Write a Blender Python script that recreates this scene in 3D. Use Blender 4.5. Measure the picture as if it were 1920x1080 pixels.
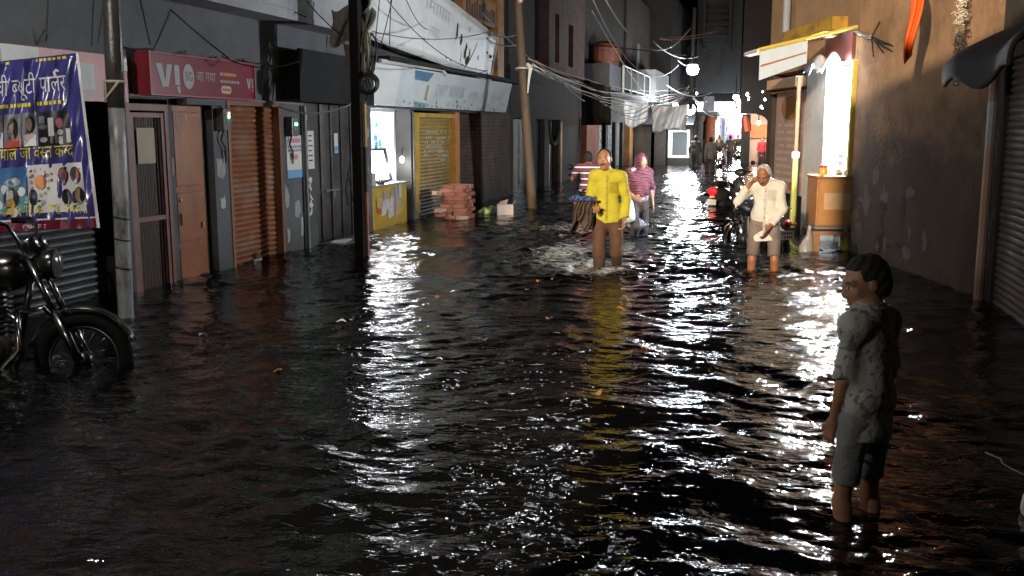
import bpy, bmesh, math, random
import numpy as np
from mathutils import Vector, Matrix
for _o in list(bpy.data.objects): bpy.data.objects.remove(_o)
sc = bpy.context.scene
COL = sc.collection
R = math.radians
rnd = random.Random(7)

# ------------------------------------------------------------------ camera
CAM_H, F_PX = 1.7, 1817.0
PITCH, YAW = math.atan(300 / F_PX), R(14.5)
cam = bpy.data.cameras.new("camera")
cam.sensor_width = 36.0
cam.lens = F_PX / 1920 * 36.0
cam.clip_start, cam.clip_end = 0.05, 500
cam_o = bpy.data.objects.new("camera", cam); COL.objects.link(cam_o)
cam_o.location = (0, 0, CAM_H)
cam_o.rotation_euler = (math.pi / 2 - PITCH, 0, YAW)
sc.camera = cam_o

# ------------------------------------------------------------------ world / exposure
wd = bpy.data.worlds.new("World"); sc.world = wd; wd.use_nodes = True
_nt = wd.node_tree
_bg = _nt.nodes["Background"]
_sky = _nt.nodes.new("ShaderNodeTexSky"); _sky.sky_type = 'NISHITA'; _sky.sun_disc = False
_sky.sun_elevation = R(-4); _sky.sun_rotation = R(200)
_nt.links.new(_sky.outputs[0], _bg.inputs[0]); _bg.inputs[1].default_value = 0.07
sc.view_settings.view_transform = 'Standard'; sc.view_settings.look = 'None'
sc.view_settings.exposure = 2.1; sc.view_settings.gamma = 1.0
sc.cycles.use_denoising = True
sc.cycles.max_bounces = 6; sc.cycles.diffuse_bounces = 3; sc.cycles.glossy_bounces = 3
sc.cycles.transmission_bounces = 4; sc.cycles.caustics_reflective = False; sc.cycles.caustics_refractive = False
sc.cycles.sample_clamp_indirect = 4.0

GZ = -0.35          # street surface under the flood water (water level is z = 0)
FX = -6.3           # plane of the shop fronts on the left
Q0 = Vector((1.17, 14.26, 0)); EV = Vector((-.271, .9626, 0)); NV = Vector((-.9626, -.271, 0))
def RF(s, off, z): return Q0 + EV * s + NV * off + Vector((0, 0, z))

# ------------------------------------------------------------------ tagging helpers
def tag(o, label=None, cat=None, group=None, kind=None):
    if label: o["label"] = label
    if cat: o["category"] = cat
    if group: o["group"] = group
    if kind: o["kind"] = kind
    return o
def empty(name, loc, rz=0.0, label=None, cat=None, group=None):
    o = bpy.data.objects.new(name, None); COL.objects.link(o)
    o.empty_display_size = .1; o.location = loc; o.rotation_euler = (0, 0, rz)
    return tag(o, label, cat, group)
def copy_tree(o, parent=None):
    c = o.copy(); COL.objects.link(c)
    if parent is not None: c.parent = parent
    for ch in list(o.children): copy_tree(ch, c)
    return c

# ------------------------------------------------------------------ material helpers
MATS = {}
def nd(nt, t, **kw):
    n = nt.nodes.new(t)
    for k, v in kw.items(): setattr(n, k, v)
    return n
def mat(name, col, rough=.7, var=.25, scale=3.0, bump=.0, bscale=40.0, metal=0.0, spec=.5, stain=None, stain_amt=.5, stain_scale=1.5,
        low=None, low_h=.6, low_rng=None, detail=6, stretch=(1, 1, 1), attr=None):
    """procedural surface: base colour x noise mottling, patchy stain colour, grimy band near the water (painted shade too on the side wall), bump"""
    if name in MATS: return MATS[name]
    m = bpy.data.materials.new(name); m.use_nodes = True; nt = m.node_tree
    b = nt.nodes["Principled BSDF"]
    b.inputs["Roughness"].default_value = rough; b.inputs["Metallic"].default_value = metal
    b.inputs["Specular IOR Level"].default_value = spec
    tc = nd(nt, "ShaderNodeTexCoord")
    mp = nd(nt, "ShaderNodeMapping"); mp.inputs["Scale"].default_value = stretch
    nt.links.new(tc.outputs["Object"], mp.inputs[0])
    n1 = nd(nt, "ShaderNodeTexNoise"); n1.inputs["Scale"].default_value = scale; n1.inputs["Detail"].default_value = detail
    n1.inputs["Roughness"].default_value = .65
    nt.links.new(mp.outputs[0], n1.inputs["Vector"])
    mr = nd(nt, "ShaderNodeMapRange"); mr.inputs[1].default_value = .25; mr.inputs[2].default_value = .75
    mr.inputs[3].default_value = 1 - var; mr.inputs[4].default_value = 1 + var
    nt.links.new(n1.outputs["Fac"], mr.inputs[0])
    mx = nd(nt, "ShaderNodeMix", data_type='RGBA', blend_type='MULTIPLY'); mx.inputs[0].default_value = 1
    if attr:
        at = nd(nt, "ShaderNodeAttribute"); at.attribute_name = attr; nt.links.new(at.outputs["Color"], mx.inputs[6])
    else: mx.inputs[6].default_value = (*col, 1)
    nt.links.new(mr.outputs[0], mx.inputs[7])
    out = mx.outputs[2]
    if stain:
        n2 = nd(nt, "ShaderNodeTexNoise"); n2.inputs["Scale"].default_value = stain_scale; n2.inputs["Detail"].default_value = 8
        n2.inputs["Roughness"].default_value = .7
        nt.links.new(mp.outputs[0], n2.inputs["Vector"])
        r2 = nd(nt, "ShaderNodeMapRange"); r2.inputs[1].default_value = .5; r2.inputs[2].default_value = .62; r2.inputs[4].default_value = stain_amt
        nt.links.new(n2.outputs["Fac"], r2.inputs[0])
        m2 = nd(nt, "ShaderNodeMix", data_type='RGBA'); nt.links.new(r2.outputs[0], m2.inputs[0])
        nt.links.new(out, m2.inputs[6]); m2.inputs[7].default_value = (*stain, 1); out = m2.outputs[2]
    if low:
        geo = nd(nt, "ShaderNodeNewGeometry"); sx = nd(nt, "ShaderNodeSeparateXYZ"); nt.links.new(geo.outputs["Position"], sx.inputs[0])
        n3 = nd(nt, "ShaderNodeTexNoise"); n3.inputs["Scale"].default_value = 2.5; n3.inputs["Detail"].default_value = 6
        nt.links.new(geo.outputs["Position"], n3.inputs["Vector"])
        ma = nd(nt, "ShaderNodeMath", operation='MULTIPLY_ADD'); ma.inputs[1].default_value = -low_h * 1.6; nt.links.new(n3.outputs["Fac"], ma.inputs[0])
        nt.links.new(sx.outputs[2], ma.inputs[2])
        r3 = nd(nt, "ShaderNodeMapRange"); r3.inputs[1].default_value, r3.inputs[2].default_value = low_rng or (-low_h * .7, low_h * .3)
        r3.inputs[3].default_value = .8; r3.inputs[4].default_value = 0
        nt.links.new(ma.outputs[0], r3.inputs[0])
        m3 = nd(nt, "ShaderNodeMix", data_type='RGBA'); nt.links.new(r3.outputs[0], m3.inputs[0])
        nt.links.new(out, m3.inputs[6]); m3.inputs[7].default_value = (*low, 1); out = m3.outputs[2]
    nt.links.new(out, b.inputs["Base Color"])
    if bump:
        n4 = nd(nt, "ShaderNodeTexNoise"); n4.inputs["Scale"].default_value = bscale; n4.inputs["Detail"].default_value = 5
        nt.links.new(mp.outputs[0], n4.inputs["Vector"])
        bp = nd(nt, "ShaderNodeBump"); bp.inputs["Strength"].default_value = bump; bp.inputs["Distance"].default_value = .02
        nt.links.new(n4.outputs["Fac"], bp.inputs["Height"]); nt.links.new(bp.outputs[0], b.inputs["Normal"])
    MATS[name] = m
    return m
def emit(name, col, s):
    if name in MATS: return MATS[name]
    m = bpy.data.materials.new(name); m.use_nodes = True; nt = m.node_tree
    b = nt.nodes["Principled BSDF"]; b.inputs["Base Color"].default_value = (*col, 1)
    b.inputs["Emission Color"].default_value = (*col, 1); b.inputs["Emission Strength"].default_value = s
    MATS[name] = m
    return m

# ------------------------------------------------------------------ mesh helpers
class MB:
    def __init__(s): s.v = []; s.f = []; s.mi = []
    def add(s, vs, fs, mi=0):
        k = len(s.v); s.v.extend([tuple(p) for p in vs]); s.f.extend([tuple(i + k for i in f) for f in fs]); s.mi.extend([mi] * len(fs)); return s
    def box(s, a, b, mi=0, M=None):
        (x0, y0, z0), (x1, y1, z1) = a, b
        vs = [Vector(p) for p in ((x0,y0,z0),(x1,y0,z0),(x1,y1,z0),(x0,y1,z0),(x0,y0,z1),(x1,y0,z1),(x1,y1,z1),(x0,y1,z1))]
        if M is not None: vs = [M @ p for p in vs]
        return s.add(vs, [(0,3,2,1),(4,5,6,7),(0,1,5,4),(1,2,6,5),(2,3,7,6),(3,0,4,7)], mi)
    def hexa(s, vs, mi=0):
        return s.add(vs, [(0,3,2,1),(4,5,6,7),(0,1,5,4),(1,2,6,5),(2,3,7,6),(3,0,4,7)], mi)
    def quad(s, a, b, c, d, mi=0): return s.add([a, b, c, d], [(0,1,2,3)], mi)
    def tube(s, pts, r, n=8, mi=0, cap=True):
        pts = [Vector(p) for p in pts]; m = len(pts); rs = r if isinstance(r, (list, tuple)) else [r] * m
        t0 = (pts[1] - pts[0]).normalized()
        ref = Vector((0, 0, 1)) if abs(t0.z) < .9 else Vector((1, 0, 0))
        u = t0.cross(ref).normalized(); vs = []
        for i, p in enumerate(pts):
            t = ((pts[min(i+1, m-1)] - pts[max(i-1, 0)])).normalized()
            u = (u - t * u.dot(t)).normalized(); w = t.cross(u)
            for k in range(n):
                a = 2 * math.pi * k / n; vs.append(p + (u * math.cos(a) + w * math.sin(a)) * rs[i])
        fs = [(i*n+k, i*n+(k+1) % n, (i+1)*n+(k+1) % n, (i+1)*n+k) for i in range(m-1) for k in range(n)]
        if cap: fs += [tuple(range(n))[::-1], tuple((m-1)*n+k for k in range(n))]
        return s.add(vs, fs, mi)
    def lathe(s, prof, M=None, n=20, mi=0):
        """profile [(r, h)] turned about local z"""
        vs = []
        for r, h in prof:
            for k in range(n):
                a = 2 * math.pi * k / n; vs.append(Vector((r * math.cos(a), r * math.sin(a), h)))
        if M is not None: vs = [M @ p for p in vs]
        fs = [(i*n+k, i*n+(k+1) % n, (i+1)*n+(k+1) % n, (i+1)*n+k) for i in range(len(prof)-1) for k in range(n)]
        return s.add(vs, fs, mi)
    def torus(s, c, ax, R0, r, n=28, m=8, a0=0, a1=2*math.pi, mi=0):
        c, ax = Vector(c), Vector(ax).normalized()
        u = ax.cross(Vector((0, 0, 1)) if abs(ax.z) < .9 else Vector((1, 0, 0))).normalized(); w = ax.cross(u)
        full = abs(a1 - a0 - 2*math.pi) < 1e-6; N = n if full else n + 1; vs = []
        for i in range(N):
            a = a0 + (a1 - a0) * i / n; d = u * math.cos(a) + w * math.sin(a)
            for k in range(m):
                b = 2*math.pi*k/m; vs.append(c + d * (R0 + r * math.cos(b)) + ax * (r * math.sin(b)))
        fs = [(i*m+k, ((i+1) % N)*m+k, ((i+1) % N)*m+(k+1) % m, i*m+(k+1) % m) for i in range(n) for k in range(m)]
        return s.add(vs, fs, mi)
    def grid(s, fn, nu, nv, mi=0):
        vs = [fn(i / nu, j / nv) for j in range(nv+1) for i in range(nu+1)]
        fs = [(j*(nu+1)+i, j*(nu+1)+i+1, (j+1)*(nu+1)+i+1, (j+1)*(nu+1)+i) for j in range(nv) for i in range(nu)]
        return s.add(vs, fs, mi)
    def build(s, name, mats, parent=None, smooth=False, bevel=0, solid=0):
        me = bpy.data.meshes.new(name); me.from_pydata(s.v, [], s.f); me.update()
        o = bpy.data.objects.new(name, me); COL.objects.link(o)
        for m in (mats if isinstance(mats, (list, tuple)) else [mats]): me.materials.append(m)
        me.polygons.foreach_set("material_index", s.mi)
        if smooth: me.polygons.foreach_set("use_smooth", [True] * len(me.polygons))
        if parent is not None: o.parent = parent
        if solid:
            md = o.modifiers.new("thickness", 'SOLIDIFY'); md.thickness = solid; md.offset = 0
        if bevel:
            md = o.modifiers.new("edge", 'BEVEL'); md.width = bevel; md.segments = 2; md.limit_method = 'ANGLE'
        return o
def frameM(o, x, y, z):
    M = Matrix((x, y, z)).transposed().to_4x4(); M.translation = Vector(o); return M
def catenary(a, b, sag, n=14, wob=0.0):
    a, b = Vector(a), Vector(b); out = []
    for i in range(n+1):
        t = i / n; p = a.lerp(b, t); p.z -= sag * 4 * t * (1-t)
        if wob and 0 < i < n: p += Vector((rnd.uniform(-wob, wob), rnd.uniform(-wob, wob), rnd.uniform(-wob, wob)))
        out.append(p)
    return out

# ------------------------------------------------------------------ signed-distance bodies (people, soft shapes)
def cap(a, b, r0, r1=None, k=.03, flat=False):
    """tapered capsule; flat cuts it square at b, as a cuff or hem"""
    return ('c', np.array(a, float), np.array(b, float), r0, r0 if r1 is None else r1, k, flat)
def ell(c, r, k=.03, rot=None): return ('e', np.array(c, float), np.array(r, float), rot, 0, k)
def sdf_mesh(prims, vs=.012, off=0.0, noise=None, cut=None):
    los, his = [], []
    for p in prims:
        if p[0] == 'c':
            r = max(p[3], p[4]) + off; los.append(np.minimum(p[1], p[2]) - r); his.append(np.maximum(p[1], p[2]) + r)
        else:
            r = max(p[2]) + off; los.append(p[1] - r); his.append(p[1] + r)
    lo = np.min(los, 0) - 4 * vs - .02; hi = np.max(his, 0) + 4 * vs + .02
    N = np.ceil((hi - lo) / vs).astype(int) + 1
    ax = [lo[i] + vs * np.arange(N[i]) for i in range(3)]
    D = np.full(N, 9.0, np.float32)
    for p, l, h in zip(prims, los, his):
        k = p[5]; pad = k + 3 * vs + .02
        i0 = np.maximum(((l - pad - lo) / vs).astype(int), 0); i1 = np.minimum(((h + pad - lo) / vs).astype(int) + 2, N)
        sl = tuple(slice(i0[i], i1[i]) for i in range(3))
        X, Y, Z = np.meshgrid(*[ax[i][sl[i]] for i in range(3)], indexing='ij')
        if p[0] == 'c':
            a, b = p[1], p[2]; ab = b - a; L = max(ab @ ab, 1e-9)
            t = np.clip(((X-a[0])*ab[0] + (Y-a[1])*ab[1] + (Z-a[2])*ab[2]) / L, 0, 1)
            d = np.sqrt((X-a[0]-t*ab[0])**2 + (Y-a[1]-t*ab[1])**2 + (Z-a[2]-t*ab[2])**2) - (p[3] + (p[4]-p[3]) * t)
            if p[6]:
                Ls = math.sqrt(L); axl = ((X-b[0])*ab[0] + (Y-b[1])*ab[1] + (Z-b[2])*ab[2]) / Ls + .010*np.sin(40*X+31*Y)
                d = np.maximum(d, axl + off)
        else:
            c, r = p[1], p[2]; P = np.stack([X-c[0], Y-c[1], Z-c[2]])
            if p[3] is not None: P = np.einsum('ji,j...->i...', p[3], P)
            rr = r.reshape(3, 1, 1, 1); k0 = np.sqrt(((P/rr)**2).sum(0)); k1 = np.sqrt(((P/rr**2)**2).sum(0))
            d = k0 * (k0 - 1) / np.maximum(k1, 1e-6)
        d = (d - off).astype(np.float32); o = D[sl]
        h2 = np.maximum(k - np.abs(o - d), 0) / k
        D[sl] = np.minimum(o, d) - h2 * h2 * k * .25
    if noise is not None or cut is not None:
        X, Y, Z = np.meshgrid(*ax, indexing='ij')
        if noise is not None: D = D + noise(X, Y, Z).astype(np.float32)
        if cut is not None: D = np.maximum(D, cut(X, Y, Z).astype(np.float32))
    # surface nets
    ins = D < 0
    cnt = np.zeros(N - 1, int); acc = np.zeros((3, *(N - 1))); ne = np.zeros(N - 1)
    offs = [(i, j, k) for i in (0, 1) for j in (0, 1) for k in (0, 1)]
    def cs(A, o): return A[o[0]:N[0]-1+o[0], o[1]:N[1]-1+o[1], o[2]:N[2]-1+o[2]]
    for o1 in offs:
        for dim in range(3):
            if o1[dim]: continue
            o2 = list(o1); o2[dim] = 1
            a, b = cs(D, o1), cs(D, o2); m = (a < 0) != (b < 0)
            t = np.where(m, a / np.where(m, a - b, 1), 0)
            ne += m
            for q in range(3): acc[q] += m * (o1[q] + (t if q == dim else 0))
    act = ne > 0; idx = np.full(N - 1, -1); idx[act] = np.arange(act.sum())
    I = np.argwhere(act); V = lo + vs * (I + (acc[:, act] / ne[act]).T)
    faces = []
    for dim in range(3):
        u, v = [(1, 2), (2, 0), (0, 1)][dim]
        s0 = [slice(1, N[i]-1) for i in range(3)]; s0[dim] = slice(0, N[dim]-1)
        s1 = list(s0); s1[dim] = slice(1, N[dim])
        a, b = ins[tuple(s0)], ins[tuple(s1)]; E = np.argwhere(a != b); sg = a[a != b]
        base = E.copy()
        for i in range(3):
            if i != dim: base[:, i] += 1
        def at(du, dv):
            q = base.copy(); q[:, u] -= du; q[:, v] -= dv; return idx[q[:, 0], q[:, 1], q[:, 2]]
        F = np.stack([at(1, 1), at(0, 1), at(0, 0), at(1, 0)], 1)
        F[~sg] = F[~sg][:, ::-1]; faces.append(F)
    return V, np.concatenate(faces)
def np_obj(name, V, F, mats, parent=None, col=None, smooth=True):
    me = bpy.data.meshes.new(name); me.from_pydata(V.tolist(), [], F.tolist()); me.update()
    o = bpy.data.objects.new(name, me); COL.objects.link(o)
    for m in (mats if isinstance(mats, (list, tuple)) else [mats]): me.materials.append(m)
    if smooth: me.polygons.foreach_set("use_smooth", [True] * len(me.polygons))
    if col is not None:
        ca = me.color_attributes.new("col", 'FLOAT_COLOR', 'POINT')
        ca.data.foreach_set("color", np.concatenate([col, np.ones((len(col), 1))], 1).astype(np.float32).ravel())
    if parent is not None: o.parent = parent
    return o

# ------------------------------------------------------------------ lettering
def _font_me(s):
    c = bpy.data.curves.new('t', 'FONT'); c.body = s; c.resolution_u = 3
    o = bpy.data.objects.new('t', c); COL.objects.link(o)
    me = bpy.data.meshes.new_from_object(o.evaluated_get(bpy.context.evaluated_depsgraph_get()))
    bpy.data.objects.remove(o); bpy.data.curves.remove(c)
    V = [v.co.copy() for v in me.vertices]; Fc = [tuple(p.vertices) for p in me.polygons]; 
    return V, Fc, me
_mx = {}
def _maxx(s):
    if s not in _mx:
        V, F_, me = _font_me(s); _mx[s] = max([v.x for v in V] or [0]); bpy.data.meshes.remove(me)
    return _mx[s]
def text_geo(s):
    """letters laid out along +x; a consonant before ~ is cut to its half form; vowel sign i goes before its consonant in s"""
    if not any('\u0900' <= ch <= '\u097f' for ch in s):
        V, F_, me = _font_me(s); bpy.data.meshes.remove(me); return V, F_
    Vs, Fs, x, i = [], [], 0.0, 0
    while i < len(s):
        ch = s[i]; half = i + 1 < len(s) and s[i+1] == '~'
        if ch == ' ': x += .28; i += 1; continue
        adv = _maxx(ch + 'ल') - _maxx('ल')
        V, F_, me = _font_me(ch)
        if half:
            bm = bmesh.new(); bm.from_mesh(me); cutx = max(adv - .17, .2)
            bmesh.ops.bisect_plane(bm, geom=bm.verts[:] + bm.edges[:] + bm.faces[:], plane_co=(cutx, 0, 0), plane_no=(1, 0, 0), clear_outer=True)
            bm.verts.index_update(); V = [v.co.copy() for v in bm.verts]; F_ = [tuple(v.index for v in f.verts) for f in bm.faces]; bm.free(); adv = cutx
        bpy.data.meshes.remove(me)
        k = len(Vs); Vs += [Vector((v.x + x, v.y, 0)) for v in V]; Fs += [tuple(q + k for q in f) for f in F_]
        x += adv; i += 2 if half else 1
    return Vs, Fs
def text_on(mb, s, fn, u0, v0, h, width=None, mi=0):
    """put text on a surface fn(u,v): left end at (u0,v0), letter height h; width squeezes it"""
    V, F_ = text_geo(s)
    w = max(v.x for v in V); sx = (width / w) if width else h * 1.35
    mb.add([fn(u0 + v.x * sx, v0 + v.y * h * 1.35) for v in V], F_, mi)

# ------------------------------------------------------------------ lamps (each lamp's own light sits with its fitting)
def point(name, loc, power, col, radius, parent=None):
    L = bpy.data.lights.new(name, 'POINT'); L.energy = power; L.color = col; L.shadow_soft_size = radius
    o = bpy.data.objects.new(name, L); COL.objects.link(o); o.location = loc
    if parent is not None:
        o.parent = parent; o.matrix_parent_inverse = (Matrix.Translation(parent.location) @ parent.rotation_euler.to_matrix().to_4x4()).inverted()
    return o
COOL = (.86, .94, 1.0); WARM = (1.0, .78, .52)
M_blk = mat("black_plastic", (.012, .012, .013), .5, .2)
M_steel = mat("galvanised", (.32, .33, .34), .45, .25, 6, metal=.7)

# ================================================================== WATER AND GROUND
PEOPLE_AT = {"boy": (.45, 4.35), "yellow": (-1.83, 11.75), "old": (.02, 12.0), "woman": (-1.93, 15.55)}
def water_surface():
    xs = np.arange(-7.4, 3.6, .026)
    ys = [-2.0]
    while ys[-1] < 90: ys.append(ys[-1] + .019 * max(1.0, (max(ys[-1], .1) / 6.5)) ** 1.08)
    ys = np.array(ys); X, Y = np.meshgrid(xs, ys)
    rg = np.random.RandomState(11); Hh = np.zeros_like(X)
    dyl = np.gradient(ys)[:, None]
    # slow modulation so that patches of chop and calm alternate
    mod = np.zeros_like(X)
    for _ in range(9):
        a = rg.uniform(0, 2*np.pi); k = 2*np.pi/rg.uniform(1.6, 4.5); mod += np.sin(k*(X*np.cos(a)+Y*np.sin(a))+rg.uniform(0, 6.3))
    mod = np.clip(.85 + .28 * mod / 2.1, .3, 1.6)
    comps = []
    for lam in np.geomspace(.11, 2.4, 64):
        lam *= rg.uniform(.9, 1.1)
        a = np.pi/2 + rg.normal(0, .75)
        slope = .0185 if lam < .22 else (.0175 if lam < .6 else .0105)
        if lam > 1: slope = .0062
        comps.append((lam, a, slope * rg.uniform(.6, 1.4)))
    wx = .10*np.sin(1.7*Y+.6*X)+.07*np.sin(2.9*X-1.1*Y); wy = .10*np.sin(1.3*X+.9*Y+1)+.06*np.sin(3.1*Y+.7*X)
    for lam, a, sl in comps:
        k = 2*np.pi/lam; amp = sl/k*1.41
        fade = np.clip((lam/(2.5*dyl))-.3, 0, 1)
        ph = k*((X+wx)*np.cos(a)+(Y+wy)*np.sin(a))+rg.uniform(0, 6.3)
        s = np.sin(ph)
        # sharpen crests a little
        Hh += amp*fade*mod*(s + .22*np.cos(2*ph))
    def ring(cx, cy, lam, amp, dec, r0=.12):
        r = np.hypot(X-cx, Y-cy); f = np.clip((lam/(3.2*dyl))-.3, 0, 1)
        return amp*f*np.exp(-r/dec)*np.cos(2*np.pi*(r-r0)/lam)*np.clip(r/.08, 0, 1)
    Hh += ring(.40, 4.30, .15, .003, .4) + ring(.53, 4.42, .17, .003, .4)
    Hh += ring(-1.0, 3.6, .42, .0028, 1.8) + ring(-1.5, 4.6, .55, .003, 2.2)
    Hh += ring(-1.9, 11.6, .30, .016, 1.3) + ring(-1.72, 11.9, .24, .012, 1.0) + ring(-.1, 11.9, .28, .010, .9) + ring(.12, 12.0, .24, .009, .9)
    Hh += ring(-1.93, 15.5, .3, .012, 1.0) + ring(-3.34, 17.9, .4, .016, 1.6) + ring(-4.8, 6.4, .25, .005, .8) + ring(-5.2, 12.0, .22, .005, .7)
    # turbulent wake and splash round the wading man and behind the motorbike
    t = np.zeros_like(X)
    for _ in range(26):
        lam = rg.uniform(.1, .34); a = rg.uniform(0, 2*np.pi); k = 2*np.pi/lam
        t += np.sin(k*((X+wx)*np.cos(a)+(Y+wy)*np.sin(a))+rg.uniform(0, 6.3)) * lam
    t /= 1.1
    def blob(cx, cy, sx, sy): return np.exp(-((X-cx)/sx)**2-((Y-cy)/sy)**2)
    wake = blob(-1.95, 11.7, .55, .7) + .9*blob(-2.7, 13.2, .7, 2.0) + .8*blob(-3.3, 16.6, .7, 1.6) + .5*blob(-4.6, 16.0, .9, 1.2) + .35*blob(-1.0, 13, 1.2, 2.0) + .4*blob(-.05, 11.9, .5, .6) + .5*blob(-1.9, 15.5, .5, .8)
    Hh += .012*np.clip(wake, 0, 1.2)*t*np.clip(.3/(3.2*dyl), 0, 1)
    foam = np.clip(wake, 0, 1)*.75
    Hh -= Hh.mean()
    n0, n1 = X.shape; V = np.stack([X.ravel(), Y.ravel(), Hh.ravel()], 1)
    i = (np.arange(n0-1)[:, None]*n1+np.arange(n1-1)[None, :]).ravel(); Fq = np.stack([i, i+1, i+1+n1, i+n1], 1)
    me = bpy.data.meshes.new("flood_water")
    me.vertices.add(len(V)); me.vertices.foreach_set("co", V.astype(np.float32).ravel())
    me.loops.add(Fq.size); me.loops.foreach_set("vertex_index", Fq.ravel().astype(np.int32))
    me.polygons.add(len(Fq)); me.polygons.foreach_set("loop_start", np.arange(0, Fq.size, 4, dtype=np.int32)); me.polygons.foreach_set("loop_total", np.full(len(Fq), 4, np.int32))
    me.update(calc_edges=True); me.polygons.foreach_set("use_smooth", [True]*len(Fq))
    at = me.attributes.new("foam", 'FLOAT', 'POINT'); at.data.foreach_set("value", foam.ravel().astype(np.float32))
    o = bpy.data.objects.new("flood_water", me); COL.objects.link(o)
    m = bpy.data.materials.new("murky_water"); m.use_nodes = True; nt = m.node_tree; b = nt.nodes["Principled BSDF"]
    b.inputs["Roughness"].default_value = .03; b.inputs["IOR"].default_value = 1.33
    tc = nd(nt, "ShaderNodeTexCoord")
    n1_ = nd(nt, "ShaderNodeTexNoise"); n1_.inputs["Scale"].default_value = 15; n1_.inputs["Detail"].default_value = 3; n1_.inputs["Distortion"].default_value = .6
    mp = nd(nt, "ShaderNodeMapping"); mp.inputs["Scale"].default_value = (.75, 1.25, 1); nt.links.new(tc.outputs["Object"], mp.inputs[0]); nt.links.new(mp.outputs[0], n1_.inputs["Vector"])
    bp = nd(nt, "ShaderNodeBump"); bp.inputs["Strength"].default_value = .30; bp.inputs["Distance"].default_value = .03
    nt.links.new(n1_.outputs["Fac"], bp.inputs["Height"]); nt.links.new(bp.outputs[0], b.inputs["Normal"])
    # real foam: broken white bubbles inside the churned patches, silt colour elsewhere
    fa = nd(nt, "ShaderNodeAttribute"); fa.attribute_name = "foam"
    n2 = nd(nt, "ShaderNodeTexNoise"); n2.inputs["Scale"].default_value = 6.5; n2.inputs["Detail"].default_value = 9; n2.inputs["Roughness"].default_value = .72; n2.inputs["Distortion"].default_value = 1.2
    nt.links.new(mp.outputs[0], n2.inputs["Vector"])
    ad = nd(nt, "ShaderNodeMath", operation='MULTIPLY_ADD'); nt.links.new(fa.outputs["Fac"], ad.inputs[0]); ad.inputs[1].default_value = .50; nt.links.new(n2.outputs["Fac"], ad.inputs[2])
    mr = nd(nt, "ShaderNodeMapRange"); mr.inputs[1].default_value = .77; mr.inputs[2].default_value = .95; mr.inputs[4].default_value = .8
    nt.links.new(ad.outputs[0], mr.inputs[0])
    mx = nd(nt, "ShaderNodeMix", data_type='RGBA'); nt.links.new(mr.outputs[0], mx.inputs[0])
    mx.inputs[6].default_value = (.0022, .0024, .0025, 1); mx.inputs[7].default_value = (.42, .42, .40, 1)
    nt.links.new(mx.outputs[2], b.inputs["Base Color"])
    rr = nd(nt, "ShaderNodeMapRange"); rr.inputs[3].default_value = .03; rr.inputs[4].default_value = .5; nt.links.new(mr.outputs[0], rr.inputs[0]); nt.links.new(rr.outputs[0], b.inputs["Roughness"])
    me.materials.append(m)
    return tag(o, "dark rippled flood water covering the whole street", "water", kind="structure")
water_surface()
M_ground = mat("wet_street", (.05, .048, .045), .6, .3)
g = MB(); g.quad((-60, -40, GZ), (60, -40, GZ), (60, 200, GZ), (-60, 200, GZ))
tag(g.build("ground", M_ground), "dark street surface lying under the flood water", "ground", kind="structure")

# ================================================================== LEFT SIDE BUILDINGS
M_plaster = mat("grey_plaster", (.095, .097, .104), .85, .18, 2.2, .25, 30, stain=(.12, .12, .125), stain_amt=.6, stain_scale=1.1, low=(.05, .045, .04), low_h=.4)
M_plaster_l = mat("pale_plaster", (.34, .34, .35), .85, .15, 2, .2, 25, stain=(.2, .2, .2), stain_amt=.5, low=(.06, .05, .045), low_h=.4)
M_soffit = mat("soffit_plaster", (.09, .09, .092), .9, .25, 2.5)
M_dark = mat("dark_recess", (.02, .018, .017), .9, .3)
M_rust = mat("brown_shutter_paint", (.24, .085, .034), .5, .22, 5, .15, 60, stain=(.42, .36, .3), stain_amt=.28, stain_scale=3, low=(.16, .05, .02), low_h=.3)
M_wood = mat("orange_brown_wood", (.27, .085, .024), .38, .35, 4, .2, 40, stain=(.12, .04, .015), stain_amt=.7, stain_scale=2.2, stretch=(1, 1, .35))
M_maroon = mat("maroon_paint", (.16, .05, .03), .5, .3, 5)
M_steeld = mat("dull_steel_sheet", (.13, .122, .118), .42, .3, 2.5, .12, 20, metal=.55, stain=(.07, .06, .055), stain_amt=.7, stain_scale=1.6, low=(.03, .028, .025), low_h=.5)
M_paper = mat("paper", (.62, .60, .54), .8, .1)
M_tan = mat("tan_paper", (.45, .40, .28), .8, .12)
M_white = mat("old_white_paint", (.66, .66, .64), .6, .12, 4, stain=(.3, .29, .27), stain_amt=.4, stain_scale=2)
M_brick = None
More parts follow.
